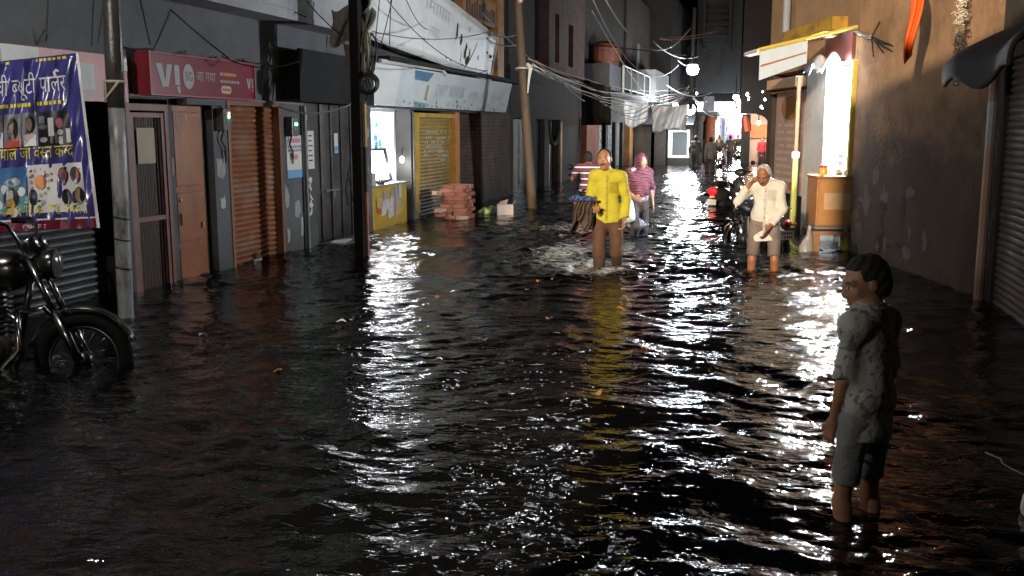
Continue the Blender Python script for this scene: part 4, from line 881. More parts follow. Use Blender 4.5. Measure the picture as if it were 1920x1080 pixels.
# tie rope from banner to pole
# red shop sign
rs = empty("shop_sign", (-6.16, 9.95, 2.05), 0, "red shop sign lettered VI 5G above the wooden door", "signboard")
sx = -6.14
q = MB(); q.box((-6.29, 8.92, 2.055), (sx, 11.02, 2.462)); part(rs, q, "board", mat("sign_red", (.17, .010, .02), .3, .1, 1.5))
q = MB(); q.box((-6.295, 8.895, 2.035), (sx+.012, 8.917, 2.48)); q.box((-6.295, 11.023, 2.035), (sx+.012, 11.04, 2.48)); q.box((-6.295, 8.917, 2.465), (sx+.012, 11.023, 2.48)); q.box((-6.295, 8.917, 2.035), (sx+.012, 11.023, 2.052)); part(rs, q, "frame", mat("sign_edge", (.3, .03, .04), .4, .1))
def rsf(u, v): return (sx+.003, 8.92+u, 2.055+v)
M_sl = plain("sign_letter_white", (.27, .27, .26)); q = MB()
q.add([rsf(.09, .31), rsf(.20, .31), rsf(.245, .13), rsf(.29, .31), rsf(.385, .31), rsf(.30, .055+.02), rsf(.195, .075)], [(0, 1, 2, 6), (2, 3, 4, 5), (6, 2, 5)])
q.add([rsf(.42, .31), rsf(.51, .31), rsf(.515, .10), rsf(.425, .10)], [(3, 2, 1, 0)]); q.add([rsf(.45, .085), rsf(.51, .085), rsf(.515, .01), rsf(.485, .01)], [(3, 2, 1, 0)])
disc(q, rsf, .685, .20, .105, .135, 0, 24)
text_on(q, "आ गया", rsf, .83, .16, .12, .40)
q.add([rsf(1.92, .24), rsf(1.96, .24), rsf(1.975, .16), rsf(1.99, .24), rsf(2.03, .24), rsf(1.99, .12), rsf(1.96, .12)], [(0, 1, 2, 6), (2, 3, 4, 5), (6, 2, 5)]); q.quad(rsf(2.045, .24), rsf(2.075, .24), rsf(2.075, .13), rsf(2.045, .13)); q.quad(rsf(2.05, .115), rsf(2.075, .115), rsf(2.075, .085), rsf(2.06, .085))
u = 1.33
while u < 1.74:
    l = rnd.uniform(.02, .05); q.quad(rsf(u, .165), rsf(u+l, .165), rsf(u+l, .195), rsf(u, .195)); u += l+.015
q.quad(rsf(1.33, .245), rsf(1.38, .245), rsf(1.38, .28), rsf(1.33, .28))
part(rs, q, "lettering", M_sl)
q = MB()
def rsf2(u, v): return (sx+.006, 8.92+u, 2.055+v)
text_on(q, "5G", rsf2, .615, .155, .10, .14); part(rs, q, "lettering", MATS["sign_red"])
q = MB(); u = 1.40
while u < 1.68:
    l = rnd.uniform(.02, .05); q.quad(rsf(u, .245), rsf(u+l, .245), rsf(u+l, .28), rsf(u, .28)); u += l+.012
part(rs, q, "lettering", plain("sign_orange", (.5, .2, .05)))
q = MB(); q.add([rsf(1.45+.11*math.copysign(abs(math.cos(t))**.5, math.cos(t)), .085+.045*math.copysign(abs(math.sin(t))**.5, math.sin(t))) for t in [2*math.pi*k/20 for k in range(20)]], [tuple(range(20))]); part(rs, q, "pill_mark", plain("sign_cream", (.55, .38, .22)))
q = MB()
for k in range(5): q.quad(rsf2(1.37+k*.035, .07), rsf2(1.395+k*.035, .07), rsf2(1.395+k*.035, .1), rsf2(1.37+k*.035, .1))
part(rs, q, "lettering", plain("sign_brown", (.25, .1, .05)))
# red/white sign behind the banner
s2 = empty("shop_sign", (-6.2, 7.5, 2.0), 0, "red and white shop sign half hidden behind the purple banner and pole", "signboard")
q = MB(); q.box((-6.28, 6.0, 1.95), (-6.2, 8.62, 2.40)); part(s2, q, "board", mat("old_red_sign", (.38, .10, .09), .4, .25, 2))
for a_, b_ in (((-6.199, 6.85, 2.1), (-6.195, 7.4, 2.395)), ((-6.199, 7.9, 2.05), (-6.195, 8.12, 2.30)), ((-6.199, 8.45, 2.26), (-6.195, 8.62, 2.38))): q = MB(); q.box(a_, b_); part(s2, q, "white_panel", M_white)

# fascia over the stall
fs = empty("fascia_board", (-6.1, 19.5, 2.07), 0, "long weathered white fascia board over the lit stall and yellow shutter", "signboard")
def fsf(off):
    def f(u, v): return (-6.17 + .16*v + off, 14.65 + 8.6*u, 2.075 + .65*v + .03*u*v)
    return f
M_fas = mat("weathered_fascia", (.62, .67, .68), .6, .18, 2.2, .1, 10, stain=(.75, .77, .76), stain_amt=.7, stain_scale=1.5, stretch=(1, .6, 1))
q = MB(); f = fsf(0); q.grid(lambda a, b: f(a, b), 20, 4); q.grid(lambda a, b: (f(a, b)[0]-.06, f(a, b)[1], f(a, b)[2]), 20, 4)
for (v) in (0, 1): q.grid(lambda a, b: (f(a, v)[0]-.06*b, f(a, v)[1], f(a, v)[2]), 20, 1)
for uu in (0, 1): q.grid(lambda a, b: (f(uu, b)[0]-.06*a, f(uu, b)[1], f(uu, b)[2]), 1, 4)
part(fs, q, "board", M_fas)
q = MB(); f = fsf(.006); q.quad(f(0, .01), f(.135, .01), f(.135, .97), f(0, .97)); part(fs, q, "blank_panel", mat("chalk_white", (.8, .8, .78), .6, .08, 3, stain=(.4, .4, .4), stain_amt=.2))
q = MB(); f = fsf(.005); q.add([f(.22, .72), f(.30, .70), f(.33, .95), f(.21, .96)], [(0, 1, 2, 3)]); part(fs, q, "blue_patch", mat("faded_blue", (.10, .20, .34), .7, .3, 6))
q = MB(); f = fsf(.005); q.add([f(.30, .2), f(.315, .2), f(.315, .6), f(.30, .62)], [(0, 1, 2, 3)]); q.add([f(.24, .0), f(.32, .0), f(.32, .12), f(.25, .15)], [(0, 1, 2, 3)], 1); part(fs, q, "old_paint", [mat("tan_flake", (.45, .36, .25), .8, .2), mat("mint_flake", (.25, .42, .38), .8, .2)])
q = MB(); f = fsf(.006)
text_on(q, "DIST", f, .36, .34, .36, .09)
u = .46
while u < .56:
    l = rnd.uniform(.006, .014); q.quad(f(u, .35), f(u+l, .35), f(u+l, .68), f(u, .68)); u += l + .007
u = .62
while u < .95:
    l = rnd.uniform(.006, .02)
    if rnd.random() < .6: h_ = rnd.uniform(.1, .3); q.quad(f(u, .38), f(u+l, .38), f(u+l, .38+h_), f(u, .38+h_))
    u += l + .01
part(fs, q, "faded_lettering", mat("faded_letter_white", (.58, .60, .60), .7, .25, 10))
q = MB(); f = fsf(.0075)
for _ in range(46):   # peeled paint flakes along the lower edge
    u, v = rnd.uniform(.16, .99), abs(rnd.gauss(0, .12)); s1, s2_ = rnd.uniform(.001, .004), rnd.uniform(.015, .07)
    q.add([f(u+s1*math.cos(t)*rnd.uniform(.5, 1.3), min(.97, max(.005, v+s2_*math.sin(t)*rnd.uniform(.5, 1.3)))) for t in [2*math.pi*k/7 for k in range(7)]], [tuple(range(7))])
part(fs, q, "peeling_flakes", mat("dark_flake", (.05, .05, .05), .9, .2))
q = MB(); q.tube([(-6.0, 14.8, 2.76), (-6.0, 17.9, 2.79), (-5.97, 18.05, 2.70)], .035, 6); part(fs, q, "edge_roll", M_white)

# big white board above, swung out into the street
wb = empty("white_board", (-5.9, 18.4, 2.85), 0, "big blank white flex board with faint Hindi outlines and torn black patches", "signboard")
_dv = Vector((-.127, .992, 0)); _p1 = Vector((-5.98, 22.0, 0))
def wbf(off):
    def f(u, v): return Vector((-5.95 - .12*u + .12*v + off, 14.15 + 7.35*u + .2*v, 3.08 - .33*u + v*(1.36 - .40*u) + .012*math.sin(9*u)*math.sin(5*v)))
    return f
f = wbf(0); q = MB(); q.grid(f, 40, 10); part(wb, q, "sheet", mat("white_flex", (.78, .78, .76), .45, .06, 1.5, stain=(.45, .42, .36), stain_amt=.3, stain_scale=.9), smooth=True, solid=.004)
q = MB(); q.tube([f(0, 0), f(1, 0), f(1, 1), f(0, 1), f(0, 0)], .03, 6); part(wb, q, "frame", M_white)
q = MB(); f = wbf(.008)
for (u, v, a, b) in ((.60, .62, .012, .27), (.645, .52, .010, .2), (.70, .35, .012, .3), (.725, .2, .013, .2), (.74, .3, .008, .3), (.69, .1, .006, .06), (.665, .22, .003, .22), (.71, .78, .003, .13), (.955, .50, .012, .09), (.915, .55, .008, .05), (.955, .1, .006, .08), (.35, .25, .006, .03), (.54, .12, .005, .04), (.58, .1, .004, .03)):
    q.add([f(u+a*math.cos(t)*rnd.uniform(.5, 1.25), v+b*.55*math.sin(t)*rnd.uniform(.7, 1.2)) for t in [2*math.pi*k/11 for k in range(11)]], [tuple(range(11))])
part(wb, q, "torn_patch", mat("torn_black", (.04, .042, .04), .9, .3, 8))
q = MB(); f = wbf(.005)
def outline(s, u0, v0, h, wdt):
    V, F_ = text_geo(s); ww = max(v.x for v in V)
    text_on(q, s, f, u0, v0, h, wdt)
outline("ामााााा", .33, .66, .2, .2); outline("लक़ा", .38, .33, .18, .08)
for (u, v, a, b) in ((.82, .3, .02, .1), (.85, .62, .006, .06), (.82, .12, .01, .05)): q.quad(f(u, v), f(u+a, v), f(u+a, v+b), f(u, v+b))
part(wb, q, "faint_lettering", mat("faint_letter", (.50, .50, .48), .6, .3, 14))
q = MB(); q.box((-6.3, 19.6, 3.95), (-6.1, 22.19, 4.5)); os_ = tag(q.build("shop_sign", mat("rusty_orange_board", (.42, .17, .05), .6, .35, 4)), "rusty orange board with dark lettering behind the top of the white board", "signboard")
q = MB(); y = 19.8
while y < 22: l = rnd.uniform(.08, .16); q.box((-6.099, y, 4.02), (-6.095, y+l, 4.02+rnd.uniform(.25, .4)), 0); y += l+.07
o = q.build("lettering", mat("dark_letter", (.06, .04, .03), .7, .2)); o.parent = os_
# wall poster
ps = empty("wall_poster", (-6.29, 12.3, 1.1), 0, "pale blue and pink poster pasted between the brown shutter and steel doors", "poster")
q = MB(); q.box((-6.298, 12.10, 1.02), (-6.29, 12.56, 1.60)); part(ps, q, "sheet", M_paper)
q = MB(); q.box((-6.2895, 12.10, 1.02), (-6.288, 12.56, 1.13)); q.box((-6.2895, 12.14, 1.5), (-6.288, 12.5, 1.56), 1); q.box((-6.2895, 12.2, 1.27), (-6.288, 12.42, 1.34), 1)
for z in (1.38, 1.43): 
    y = 12.13
    while y < 12.5: l = rnd.uniform(.03, .07); q.box((-6.2895, y, z), (-6.288, y+l, z+.032), 2); y += l+.02
part(ps, q, "print", [mat("poster_blue", (.15, .35, .6), .7, .15), mat("poster_pink", (.6, .2, .28), .7, .15), mat("poster_ink", (.2, .2, .28), .7, .15)])

# ================================================================== POLES
def pole(name, label, base, top, r0, r1, secs, m2=None):
    """secs: list of (t0,t1,material)"""
    t = empty(name, base, 0, label, "pole"); base, top = Vector(base), Vector(top)
    return t, base, top
M_polew = mat("flaking_white_pole", (.27, .27, .265), .38, .22, 7, .25, 30, stain=(.06, .055, .05), stain_amt=.9, stain_scale=5, stretch=(1, 1, .35))
M_poled = mat("dark_wrapped_pole", (.045, .042, .04), .35, .3, 6, .3, 25)
M_wood_pole = mat("tan_wood_pole", (.12, .08, .05), .7, .25, 5, .25, 20, stretch=(1, 1, .15), stain=(.2, .14, .09), stain_amt=.5)
t, b_, tp = pole("utility_pole", "left utility pole with flaking white lower half beside the purple banner", (-5.50, 7.4, GZ), (-5.36, 7.4, 6), 0, 0, None)
q = MB(); q.tube([b_.lerp(tp, k/20) for k in range(0, 8)], .068, 14); part(t, q, "lower_shaft", M_polew, smooth=True)
q = MB(); q.tube([b_.lerp(tp, .35), b_.lerp(tp, .42), b_.lerp(tp, .47), b_.lerp(tp, .6), b_.lerp(tp, 1)], [.072, .077, .072, .078, .074], 14); q.tube([b_.lerp(tp, .40) + Vector((.085, -.05, 0)), b_.lerp(tp, .7) + Vector((.09, -.05, 0)), b_.lerp(tp, 1) + Vector((.08, -.04, 0))], .018, 6); part(t, q, "upper_shaft", M_poled, smooth=True)
q = MB(); q.torus(b_.lerp(tp, .385), (0, 0, 1), .081, .012, 16, 6); q.tube([b_.lerp(tp, .385) + Vector((-.09, -.04, 0)), b_.lerp(tp, .36) + Vector((-.03, -.11, 0)), b_.lerp(tp, .385) + Vector((.08, -.06, 0))], .012, 6); part(t, q, "tie_rope", M_tan)
for zt in (.17, .20, .13): q = MB(); q.torus(b_.lerp(tp, zt), (.2, .1, 1), .073, .006, 16, 5); part(t, q, "wire_tie", M_blk)
t, b_, tp = pole("utility_pole", "dark square steel pole with a tan board strip beside the lit stall", (-5.22, 12.05, GZ), (-5.22, 12.05, 6), 0, 0, None)
q = MB(); q.box((-5.285, 11.985, GZ), (-5.155, 12.115, 6)); part(t, q, "shaft", mat("dark_steel_pole", (.018, .017, .016), .9, .35, 5, .2, 20, spec=.1), bevel=.01)
q = MB(); q.box((-5.153, 12.06, .0), (-5.12, 12.12, .85)); q.box((-5.153, 12.06, .853), (-5.12, 12.12, 1.45), 1); q.box((-5.153, 12.06, 1.453), (-5.12, 12.12, 2.05), 2); part(t, q, "board_strip", [M_terra, M_drk1, mat("mustard_strip", (.35, .22, .07), .7, .4, 9)])
t, b_, tp = pole("utility_pole", "leaning tan wooden pole behind the brick stack", (-4.74, 20.15, GZ), (-5.19, 20.15, 5.6), 0, 0, None)
q = MB(); q.tube([b_.lerp(tp, k/10) for k in range(11)], [.102-.0025*k for k in range(11)], 14); part(t, q, "shaft", M_wood_pole, smooth=True)
q = MB(); c = b_.lerp(tp, .55); q.torus(c, (0, .1, 1), .13, .02, 14, 6); q.tube([c + Vector((.12, -.05, .1)), c + Vector((.2, -.08, 0)), c + Vector((.17, -.08, -.15)), c + Vector((.14, -.1, -.5))], [.03, .05, .03, .015], 7); part(t, q, "cloth_tie", M_white)
q = MB(); q.lathe([(0, -.05), (.05, -.04), (.06, 0), (.05, .05), (0, .06)], frameM(b_.lerp(tp, .78) + Vector((.08, -.09, 0)), (1, 0, 0), (0, 0, 1), (0, -1, 0)), 12); part(t, q, "insulator", mat("pink_insulator", (.6, .35, .28), .3, .1))
t, b_, tp = pole("utility_pole", "dark distant pole under the brightest far street lamp", (-2.85, 36.5, GZ), (-2.75, 36.5, 6.5), 0, 0, None)
q = MB(); q.tube([(-2.85, 38.5, 2.4), (-2.8, 38.5, 6.2)], .08, 10); part(t, q, "shaft", M_poled, smooth=True)
# things tied to the steel pole
def rag(name, cat, label, fn, m, nu=18, nv=18, solid=.006):
    q = MB(); q.grid(fn, nu, nv); return tag(q.build(name, m, smooth=True, solid=solid), label, cat)
rag("hanging_sheet", "sheet", "grey brown sheet tied against the steel pole high up", lambda u, v: D(621+48*u+3*math.sin(5*v), 18+68*v+5*math.sin(7*u)-6*u, 12.75+.06*math.sin(9*u+4*v)), mat("dirty_sheet", (.24, .21, .18), .85, .3, 6))
rag("hanging_sheet", "sheet", "brown cardboard sheet dangling below the grey sheet on the steel pole", lambda u, v: D(643+26*u+10*v*(1-u), 80+50*v+4*math.sin(5*u), 12.7+.03*math.sin(6*u+3*v)), mat("brown_board", (.24, .15, .11), .8, .2, 6))
rag("hanging_sheet", "sheet", "crumpled white plastic sheet stuck in the wires right of the steel pole", lambda u, v: D(680+26*u*(1-.7*v)+3*math.sin(6*v), 18+72*v+7*math.sin(5*u+2), 12.7+.07*math.sin(11*u+5*v)), mat("white_poly", (.55, .55, .52), .35, .2, 5))
cb = empty("cable_tangle", (-5.2, 12.0, 2.6), 0, "tangle of black cables and yellow strips on the steel pole", "cable tangle")
q = MB()
for _ in range(16):
    a = D(rnd.uniform(660, 690), rnd.uniform(10, 60), 12.8+rnd.uniform(-.1, .1)); b = D(rnd.uniform(668, 700), rnd.uniform(120, 200), 12.8+rnd.uniform(-.1, .1)); m_ = a.lerp(b, .5) + Vector((rnd.uniform(-.15, .15), rnd.uniform(-.1, .1), 0))
    q.tube([a, a.lerp(m_, .5) + Vector((rnd.uniform(-.06, .06), 0, 0)), m_, m_.lerp(b, .6) + Vector((rnd.uniform(-.06, .06), 0, 0)), b], rnd.uniform(.006, .016), 6)
for k in range(4): q.torus(D(690, 157, 12.6+.02*k), (.2, -1, .1*k), .105+.012*k, .014, 20, 6)
part(cb, q, "cables", M_blk, smooth=True)
q = MB()
for _ in range(9):
    a = D(rnd.uniform(672, 688), rnd.uniform(20, 90), 12.65); b = a + Vector((rnd.uniform(-.05, .12), rnd.uniform(-.05, 0), -rnd.uniform(.2, .45)))
    q.tube([a, a.lerp(b, .5) + Vector((.03, -.03, 0)), b], [.010, .018, .006], 5)
part(cb, q, "strips", mat("pale_strip", (.36, .32, .2), .7, .3, 8), smooth=True)
q = MB(); q.box(tuple(D(636, -20, 13.0)), tuple(D(636, -20, 13.0) + Vector((.36, .15, .2)))); q.build("junction_box", M_poled); tag(bpy.data.objects["junction_box"], "black junction box at the top of the steel pole", "junction box")

# ================================================================== METERS
def meter(y, z, label, leds):
    t = empty("electric_meter", (FX, y, z), 0, label, "meter", "electricity meters on the left shop fronts")
    q = MB(); q.box((FX+.003, y-.085, z-.13), (FX+.11, y+.085, z+.13)); part(t, q, "case", mat("meter_case", (.10, .10, .10), .35, .2), bevel=.01)
    q = MB(); q.box((FX+.1105, y-.06, z-.05), (FX+.114, y+.05, z+.09)); part(t, q, "window", mat("meter_window", (.2, .21, .2), .1, .1))
    for (dy, dz, c, s) in leds:
        q = MB(); q.lathe([(0, .012), (.016, .008), (.018, 0)], frameM((FX+.115, y+dy, z+dz), (0, 1, 0), (0, 0, 1), (1, 0, 0)), 10); part(t, q, "indicator", emit("led_%s" % c, {'g': (.1, 1, .25), 'r': (1, .12, .08)}[c], s))
    q = MB(); q.tube([(FX+.05, y, z-.13), (FX+.04, y-.05, z-.24), (FX+.04, y+.04, z-.34), (FX+.03, y+.05, z-.5), (FX+.03, y+.02, z-.36)], .012, 6); part(t, q, "cable", M_blk)
meter(10.46, 1.80, "black meter box with red and green lights left of the brown shutter", [(.02, .07, 'r', 4), (.015, .03, 'g', 5)])
meter(12.18, 1.72, "black meter box with one green light right of the brown shutter", [(.0, .03, 'g', 5), (.035, .03, 'g', 5)])

# ================================================================== STALL
ct = empty("stall_counter", (-6.6, 16.0, GZ), 0, "yellow stall counter front covered in torn posters", "counter")
q = MB(); prof = [(-6.95, 15.14)] + [(-6.43-.0+.1*math.sin(t), 15.25-.11*math.cos(t)) for t in [math.pi/2*k/5 for k in range(6)]] + [(-6.43+.1*math.cos(t), 16.74+.11*math.sin(t)) for t in [math.pi/2*k/5 for k in range(6)]] + [(-6.95, 16.85)]
n_ = len(prof); q.add([(x, y, GZ) for x, y in prof] + [(x, y, .70) for x, y in prof], [(i, (i+1) % n_, n_+(i+1) % n_, n_+i) for i in range(n_)] + [tuple(range(n_, 2*n_))]); part(ct, q, "body", mat("counter_yellow", (.45, .29, .015), .5, .25, 3, .1, 20, stain=(.3, .17, .05), stain_amt=.6, stain_scale=2.2, low=(.35, .20, .02), low_h=.2))
q = MB(); q.box((-6.95, 15.13, .703), (-6.31, 16.86, .74)); part(ct, q, "top", M_steel)
q = MB()
for k in range(16):
    y, z, ww, hh = rnd.uniform(15.3, 16.4), rnd.uniform(.15, .5), rnd.uniform(.12, .28), rnd.uniform(.1, .32)
    x = -6.327 + .0006*k; pts = [(x, y+ww*a+rnd.uniform(-.03, .03), z+hh*b+rnd.uniform(-.03, .03)) for a, b in ((0, 0), (.5, -.2), (1, 0), (1.05, .5), (1, 1), (.5, 1.05), (0, 1), (-.05, .5))]
    q.add(pts, [tuple(range(8))], rnd.choice([0, 0, 1, 2, 3, 3]))
part(ct, q, "torn_poster", [mat("torn_white", (.5, .46, .42), .8, .3, 12), mat("torn_red", (.45, .06, .06), .8, .3, 12), mat("torn_tan", (.45, .28, .14), .8, .3, 12), mat("torn_grey", (.3, .27, .28), .8, .3, 12)])
sn = empty("lit_screen", (-6.55, 15.75, .74), 0, "glowing white screen in a dark frame on the yellow stall counter", "screen")
sc0, su, sv = Vector((-6.62, 15.28, .80)), Vector((.10, 1.10, .0)), Vector((-.14, .08, .50))
snn = su.cross(sv).normalized()
q = MB(); q.hexa([sc0-su*.03-sv*.05, sc0+su*1.12-sv*.05, sc0+su*1.12+sv*1.08, sc0-su*.03+sv*1.08] + [p - snn*.12 for p in (sc0-su*.03-sv*.05, sc0+su*1.12-sv*.05, sc0+su*1.12+sv*1.08, sc0-su*.03+sv*1.08)]); part(sn, q, "case", M_blk)
q = MB(); q.quad(sc0+snn*.004, sc0+su+snn*.004, sc0+su+sv+snn*.004, sc0+sv+snn*.004); part(sn, q, "display", emit("screen_glow", (.9, .88, 1), 3.5))
bl = empty("stall_bulb", (-6.4, 16.74, 1.12), 0, "small bright bulb at the right side of the lit stall", "lamp")
q = MB(); q.lathe([(0, -.05), (.035, -.03), (.042, .01), (.03, .05), (.015, .07)], Matrix.Translation(bl.location), 12); part(bl, q, "bulb", emit("stall_bulb_glow", (.95, .97, 1), 5), smooth=True)
q = MB(); q.tube([bl.location + Vector((0, 0, .07)), bl.location + Vector((-.02, .05, .16)), (-6.42, 16.86, 1.35)], .012, 6); part(bl, q, "flex", M_blk)
point("stall_bulb_light", bl.location + Vector((.02, -.06, -.07)), 4, (.97, .98, 1), .04, bl)
tl = empty("tube_light", (-7.2, 16.0, 1.93), 0, "white tube light fixed under the ceiling of the lit stall", "lamp")
q = MB(); q.tube([(-6.75, 15.35, 1.92), (-6.75, 16.6, 1.92)], .02, 10); part(tl, q, "tube", emit("tube_glow", (.95, .97, 1), 5), smooth=True)
q = MB(); q.box((-6.79, 15.3, 1.945), (-6.71, 16.65, 1.975)); part(tl, q, "batten", M_white)
for yy in (15.6, 16.3): point("tube_light_lamp", (-6.75, yy, 1.83), 7, (.96, .98, 1), .06, tl)
pcol = [(.45, .6, .05), (.6, .6, .6), (.1, .3, .5), (.05, .4, .2), (.6, .5, .1), (.5, .5, .52), (.55, .1, .1)]
plab = ["lime green", "white", "blue", "green", "yellow", "silver", "red"]
where = ["near the stall ceiling", "against the back wall of the stall", "above the glowing screen", "at the left side of the stall", "right of the hanging lime strips"]
pk_spots = [(705, 225, 1, 3), (712, 262, 3, 2), (740, 235, 4, 0), (733, 262, 3, 4), (752, 222, 1, 1), (722, 232, 2, 1), (745, 275, 3, 0), (714, 215, 1, 5), (758, 250, 2, 5), (729, 285, 2, 1), (755, 290, 1, 2), (724, 250, 3, 0), (704, 252, 2, 2)]
for i, (px, py, n_, ci) in enumerate(pk_spots):
    c0 = ATX(px, py, -6.75 - .05*(i % 4)); t = empty("packet_strip", c0, 0, ("%s packet strip hanging in the lit stall, %s" % (plab[ci], ["high up by the ceiling", "low above the screen", "in the middle", "by the left post", "at upper right", "left of the middle", "lowest near the screen", "top left", "near the right wall", "just above the screen", "above the bulb", "beside the lime ones", "by the left wall"][i])), "packet strip", "packet strips hanging in the stall")
    for k in range(n_):
        z = c0.z - .13*k; q = MB(); q.grid(lambda u, v: (c0.x + .02*math.sin(math.pi*u)*math.sin(math.pi*v)+.008*math.sin(5*u+k), c0.y-.08+.16*u+.02*math.sin(k*2+v), z-.12*v), 6, 6)
        part(t, q, "packet", mat("packet_%d" % ci, pcol[ci], .25, .3, 14), smooth=True, solid=.006)
ob = empty("padlock_stand", (-6.38, 15.65, .74), 0, "dark wire stand with a loop on the stall counter", "stand")
q = MB(); q.box((-6.42, 15.58, .742), (-6.34, 15.72, .80)); q.tube([(-6.38, 15.6, .8), (-6.38, 15.6, 1.0), (-6.38, 15.65, 1.04), (-6.38, 15.7, 1.0), (-6.38, 15.7, .8)], .01, 6); part(ob, q, "frame", M_blk)
q = MB(); q.box((-6.5, 15.25, .742), (-6.38, 15.45, .95)); tag(q.build("carton", M_tan, bevel=.005), "small tan carton at the left end of the stall counter", "carton")

# ================================================================== BRICKS, LITTER
bm = [mat("brick_%d" % k, c, .85, .3, 9, .35, 40) for k, c in enumerate(((.29, .095, .05), (.34, .125, .07), (.23, .075, .04), (.46, .29, .19)))]
bproto = []
for k in range(4):
    me = MB().box((-.113, -.054, -.035), (.113, .054, .035)); o = me.build("brick", bm[k], bevel=.006); bproto.append(o)
cnt = 0
def brick(x, y, z, rz, k):
    global cnt
    o = bproto[k] if bproto[k].get("label") is None else bproto[k].copy()
    if o.name not in COL.objects: COL.objects.link(o)
    o.location = (x, y, z); o.rotation_euler = (0, 0, rz)
    tag(o, ["red brick in the stack beside the yellow shutter", "light red brick in the stack beside the yellow shutter", "dark red brick in the stack beside the yellow shutter", "pale buff faced brick in the stack beside the yellow shutter"][k], "brick", "bricks stacked beside the yellow shutter")
bx, by = -5.74, 17.3
for r in range(14):
    z = GZ + .036 + r*.0715; 
    if z < -.1: continue
    for i in range(2):
        for j in range(5):
            if r == 13 and rnd.random() < .35: continue
            ro = 0 if r % 2 == 0 else .11
            k = rnd.choices([0, 1, 2, 3], [4, 3, 2, 1.1])[0]
            brick(bx + .235*i + ro*.5 + rnd.gauss(0, .008), by + .115*j + rnd.gauss(0, .006), z, rnd.gauss(0, .03), k)
for (x, y, z) in ((-5.88, 17.22, .50), (-5.82, 17.2, .1), (-5.82, 17.18, .18)): brick(x, y, z, 1.2, rnd.choice([1, 3]))
p = ATZ(947, 402); t = empty("carton", (p.x, p.y, 0), .3, "white carton with a raised flap floating by the brick wall", "carton")
q = MB(); q.box((-.16, -.13, -.05), (.16, .13, .2)); q.quad((-.16, -.13, .2), (.02, -.13, .2), (.06, -.2, .32), (-.1, -.22, .28)); q.quad((.16, .13, .2), (.16, -.1, .2), (.22, -.05, .3), (.22, .1, .28)); local(t, q, "box", mat("soggy_card", (.62, .5, .42), .8, .2, 6), bevel=.006)
for (px, py, c, lb, nm) in ((912, 401, (.5, .55, .2), "pale green and yellow plastic bag floating beside the brick stack", "g"), (927, 400, (.2, .32, .48), "small blue plastic bag floating beside the white carton", "b")):
    p = ATZ(px, py); V, Fc = sdf_mesh([ell((0, 0, .04), (.15, .13, .09), .05), ell((.08, .03, .09), (.06, .05, .07), .05)], .018, noise=lambda X, Y, Z: .014*np.sin(40*X+13*Y)+.012*np.sin(50*Y+22*Z))
    o = np_obj("plastic_bag", V, Fc, mat("bag_"+nm, c, .3, .3, 9)); o.location = (p.x, p.y, 0); tag(o, lb, "plastic bag")

# ================================================================== CABLES
M_cab = mat("grey_cable", (.30, .30, .31), .5, .15); M_cabw = mat("pale_cable", (.62, .62, .60), .45, .1); M_cabk = M_blk; M_cabr = mat("reddish_cable", (.4, .2, .15), .5, .1)
def wire(a, b, sag, label, m=M_cabk, r=.010, wob=0.0, n=18):
    q = MB(); q.tube(catenary(a, b, sag, n, wob), r, 6)
    tag(q.build("overhead_cable", m, smooth=True), label, "cable", "overhead cables across the street")
A980 = Vector((-4.95, 20.1, 3.05)); hub = D(1291, 168, 38)
for k, (dz, sg, m, r) in enumerate(((0, .9, M_cabw, .015), (-.1, 1.05, M_cabw, .012), (.12, .75, M_cab, .011), (-.18, 1.25, M_cab, .011), (-.05, 1.4, M_cabw, .010), (.05, 1.15, M_cabr, .009))):
    wire(A980 + Vector((.05*k, 0, dz*.6)), hub + Vector((.05*k, 0, dz)), sg*.52, "pale cable of the sagging bundle from the leaning wooden pole to the far lamp pole", m, r, .03)
for k in range(4):
    a = D(1125+6*k, 190+3*k, 28); b = D(1215+12*k, 190-3*k, 31); wire(a, b, .28+.09*k, "loose drooping loop under the sagging cable bundle", [M_cabw, M_cabr, M_cab, M_cabw][k], .013, .02)
wire(D(1133, -5, 24), D(1295, 52, 30), .95, "thick pale cable arcing down from the top of the picture centre", M_cab, .022)
wire(D(1238, 72, 27), D(1345, 58, 30), .05, "upper reddish cable running right from the thick arc", M_cabr, .014)
wire(D(1238, 74, 27), D(1330, 67, 30), .04, "lower reddish cable running right from the thick arc", M_cabr, .014)
wire(D(1110, -5, 24), D(1272, 122, 32), 1.0, "pale cable looping below the thick arc", M_cab, .016)
wire(D(1225, 78, 30), D(1312, 105, 34), .25, "dim cable draped toward the far street lamp", M_cab, .018)
wire(D(1270, 112, 32), D(1300, 121, 35), .1, "short cable reaching the brightest far lamp", M_cab, .018)
wire(D(1250, 160, 33), D(1335, 173, 38), .25, "pale cable passing just under the brightest lamp", M_cabw, .02)
wire(D(1292, 168, 38), D(1325, 190, 44), .25, "pale cable falling right from the far lamp pole", M_cabw, .02)
wire(D(1292, 172, 38), D(1350, 215, 52), .4, "thin cable running on to the market from the far pole", M_cab, .02)
wire(D(1292, 160, 38), D(1255, 215, 38), .05, "stay cable slanting down left from the far pole", M_cabw, .014)
wire(D(1110, 20, 24), D(1210, 178, 34), .1, "straight thin dark cable slanting down past the railing", M_cab, .012)
wire(D(1040, 140, 24), D(1096, 190, 28), .05, "thin pale cable running right from the wooden pole", M_cab, .014)
wire(D(975, 62, 20.8), D(905, 55, 21), .12, "upper slack cable between the white board and wooden pole", M_cab, .014)
wire(D(975, 82, 20.8), D(912, 72, 21), .1, "lower slack cable between the white board and wooden pole", M_cab, .012)
wire(D(905, 25, 20), D(1092, 155, 29), .3, "long dark cable behind the wooden pole", M_cab, .012)
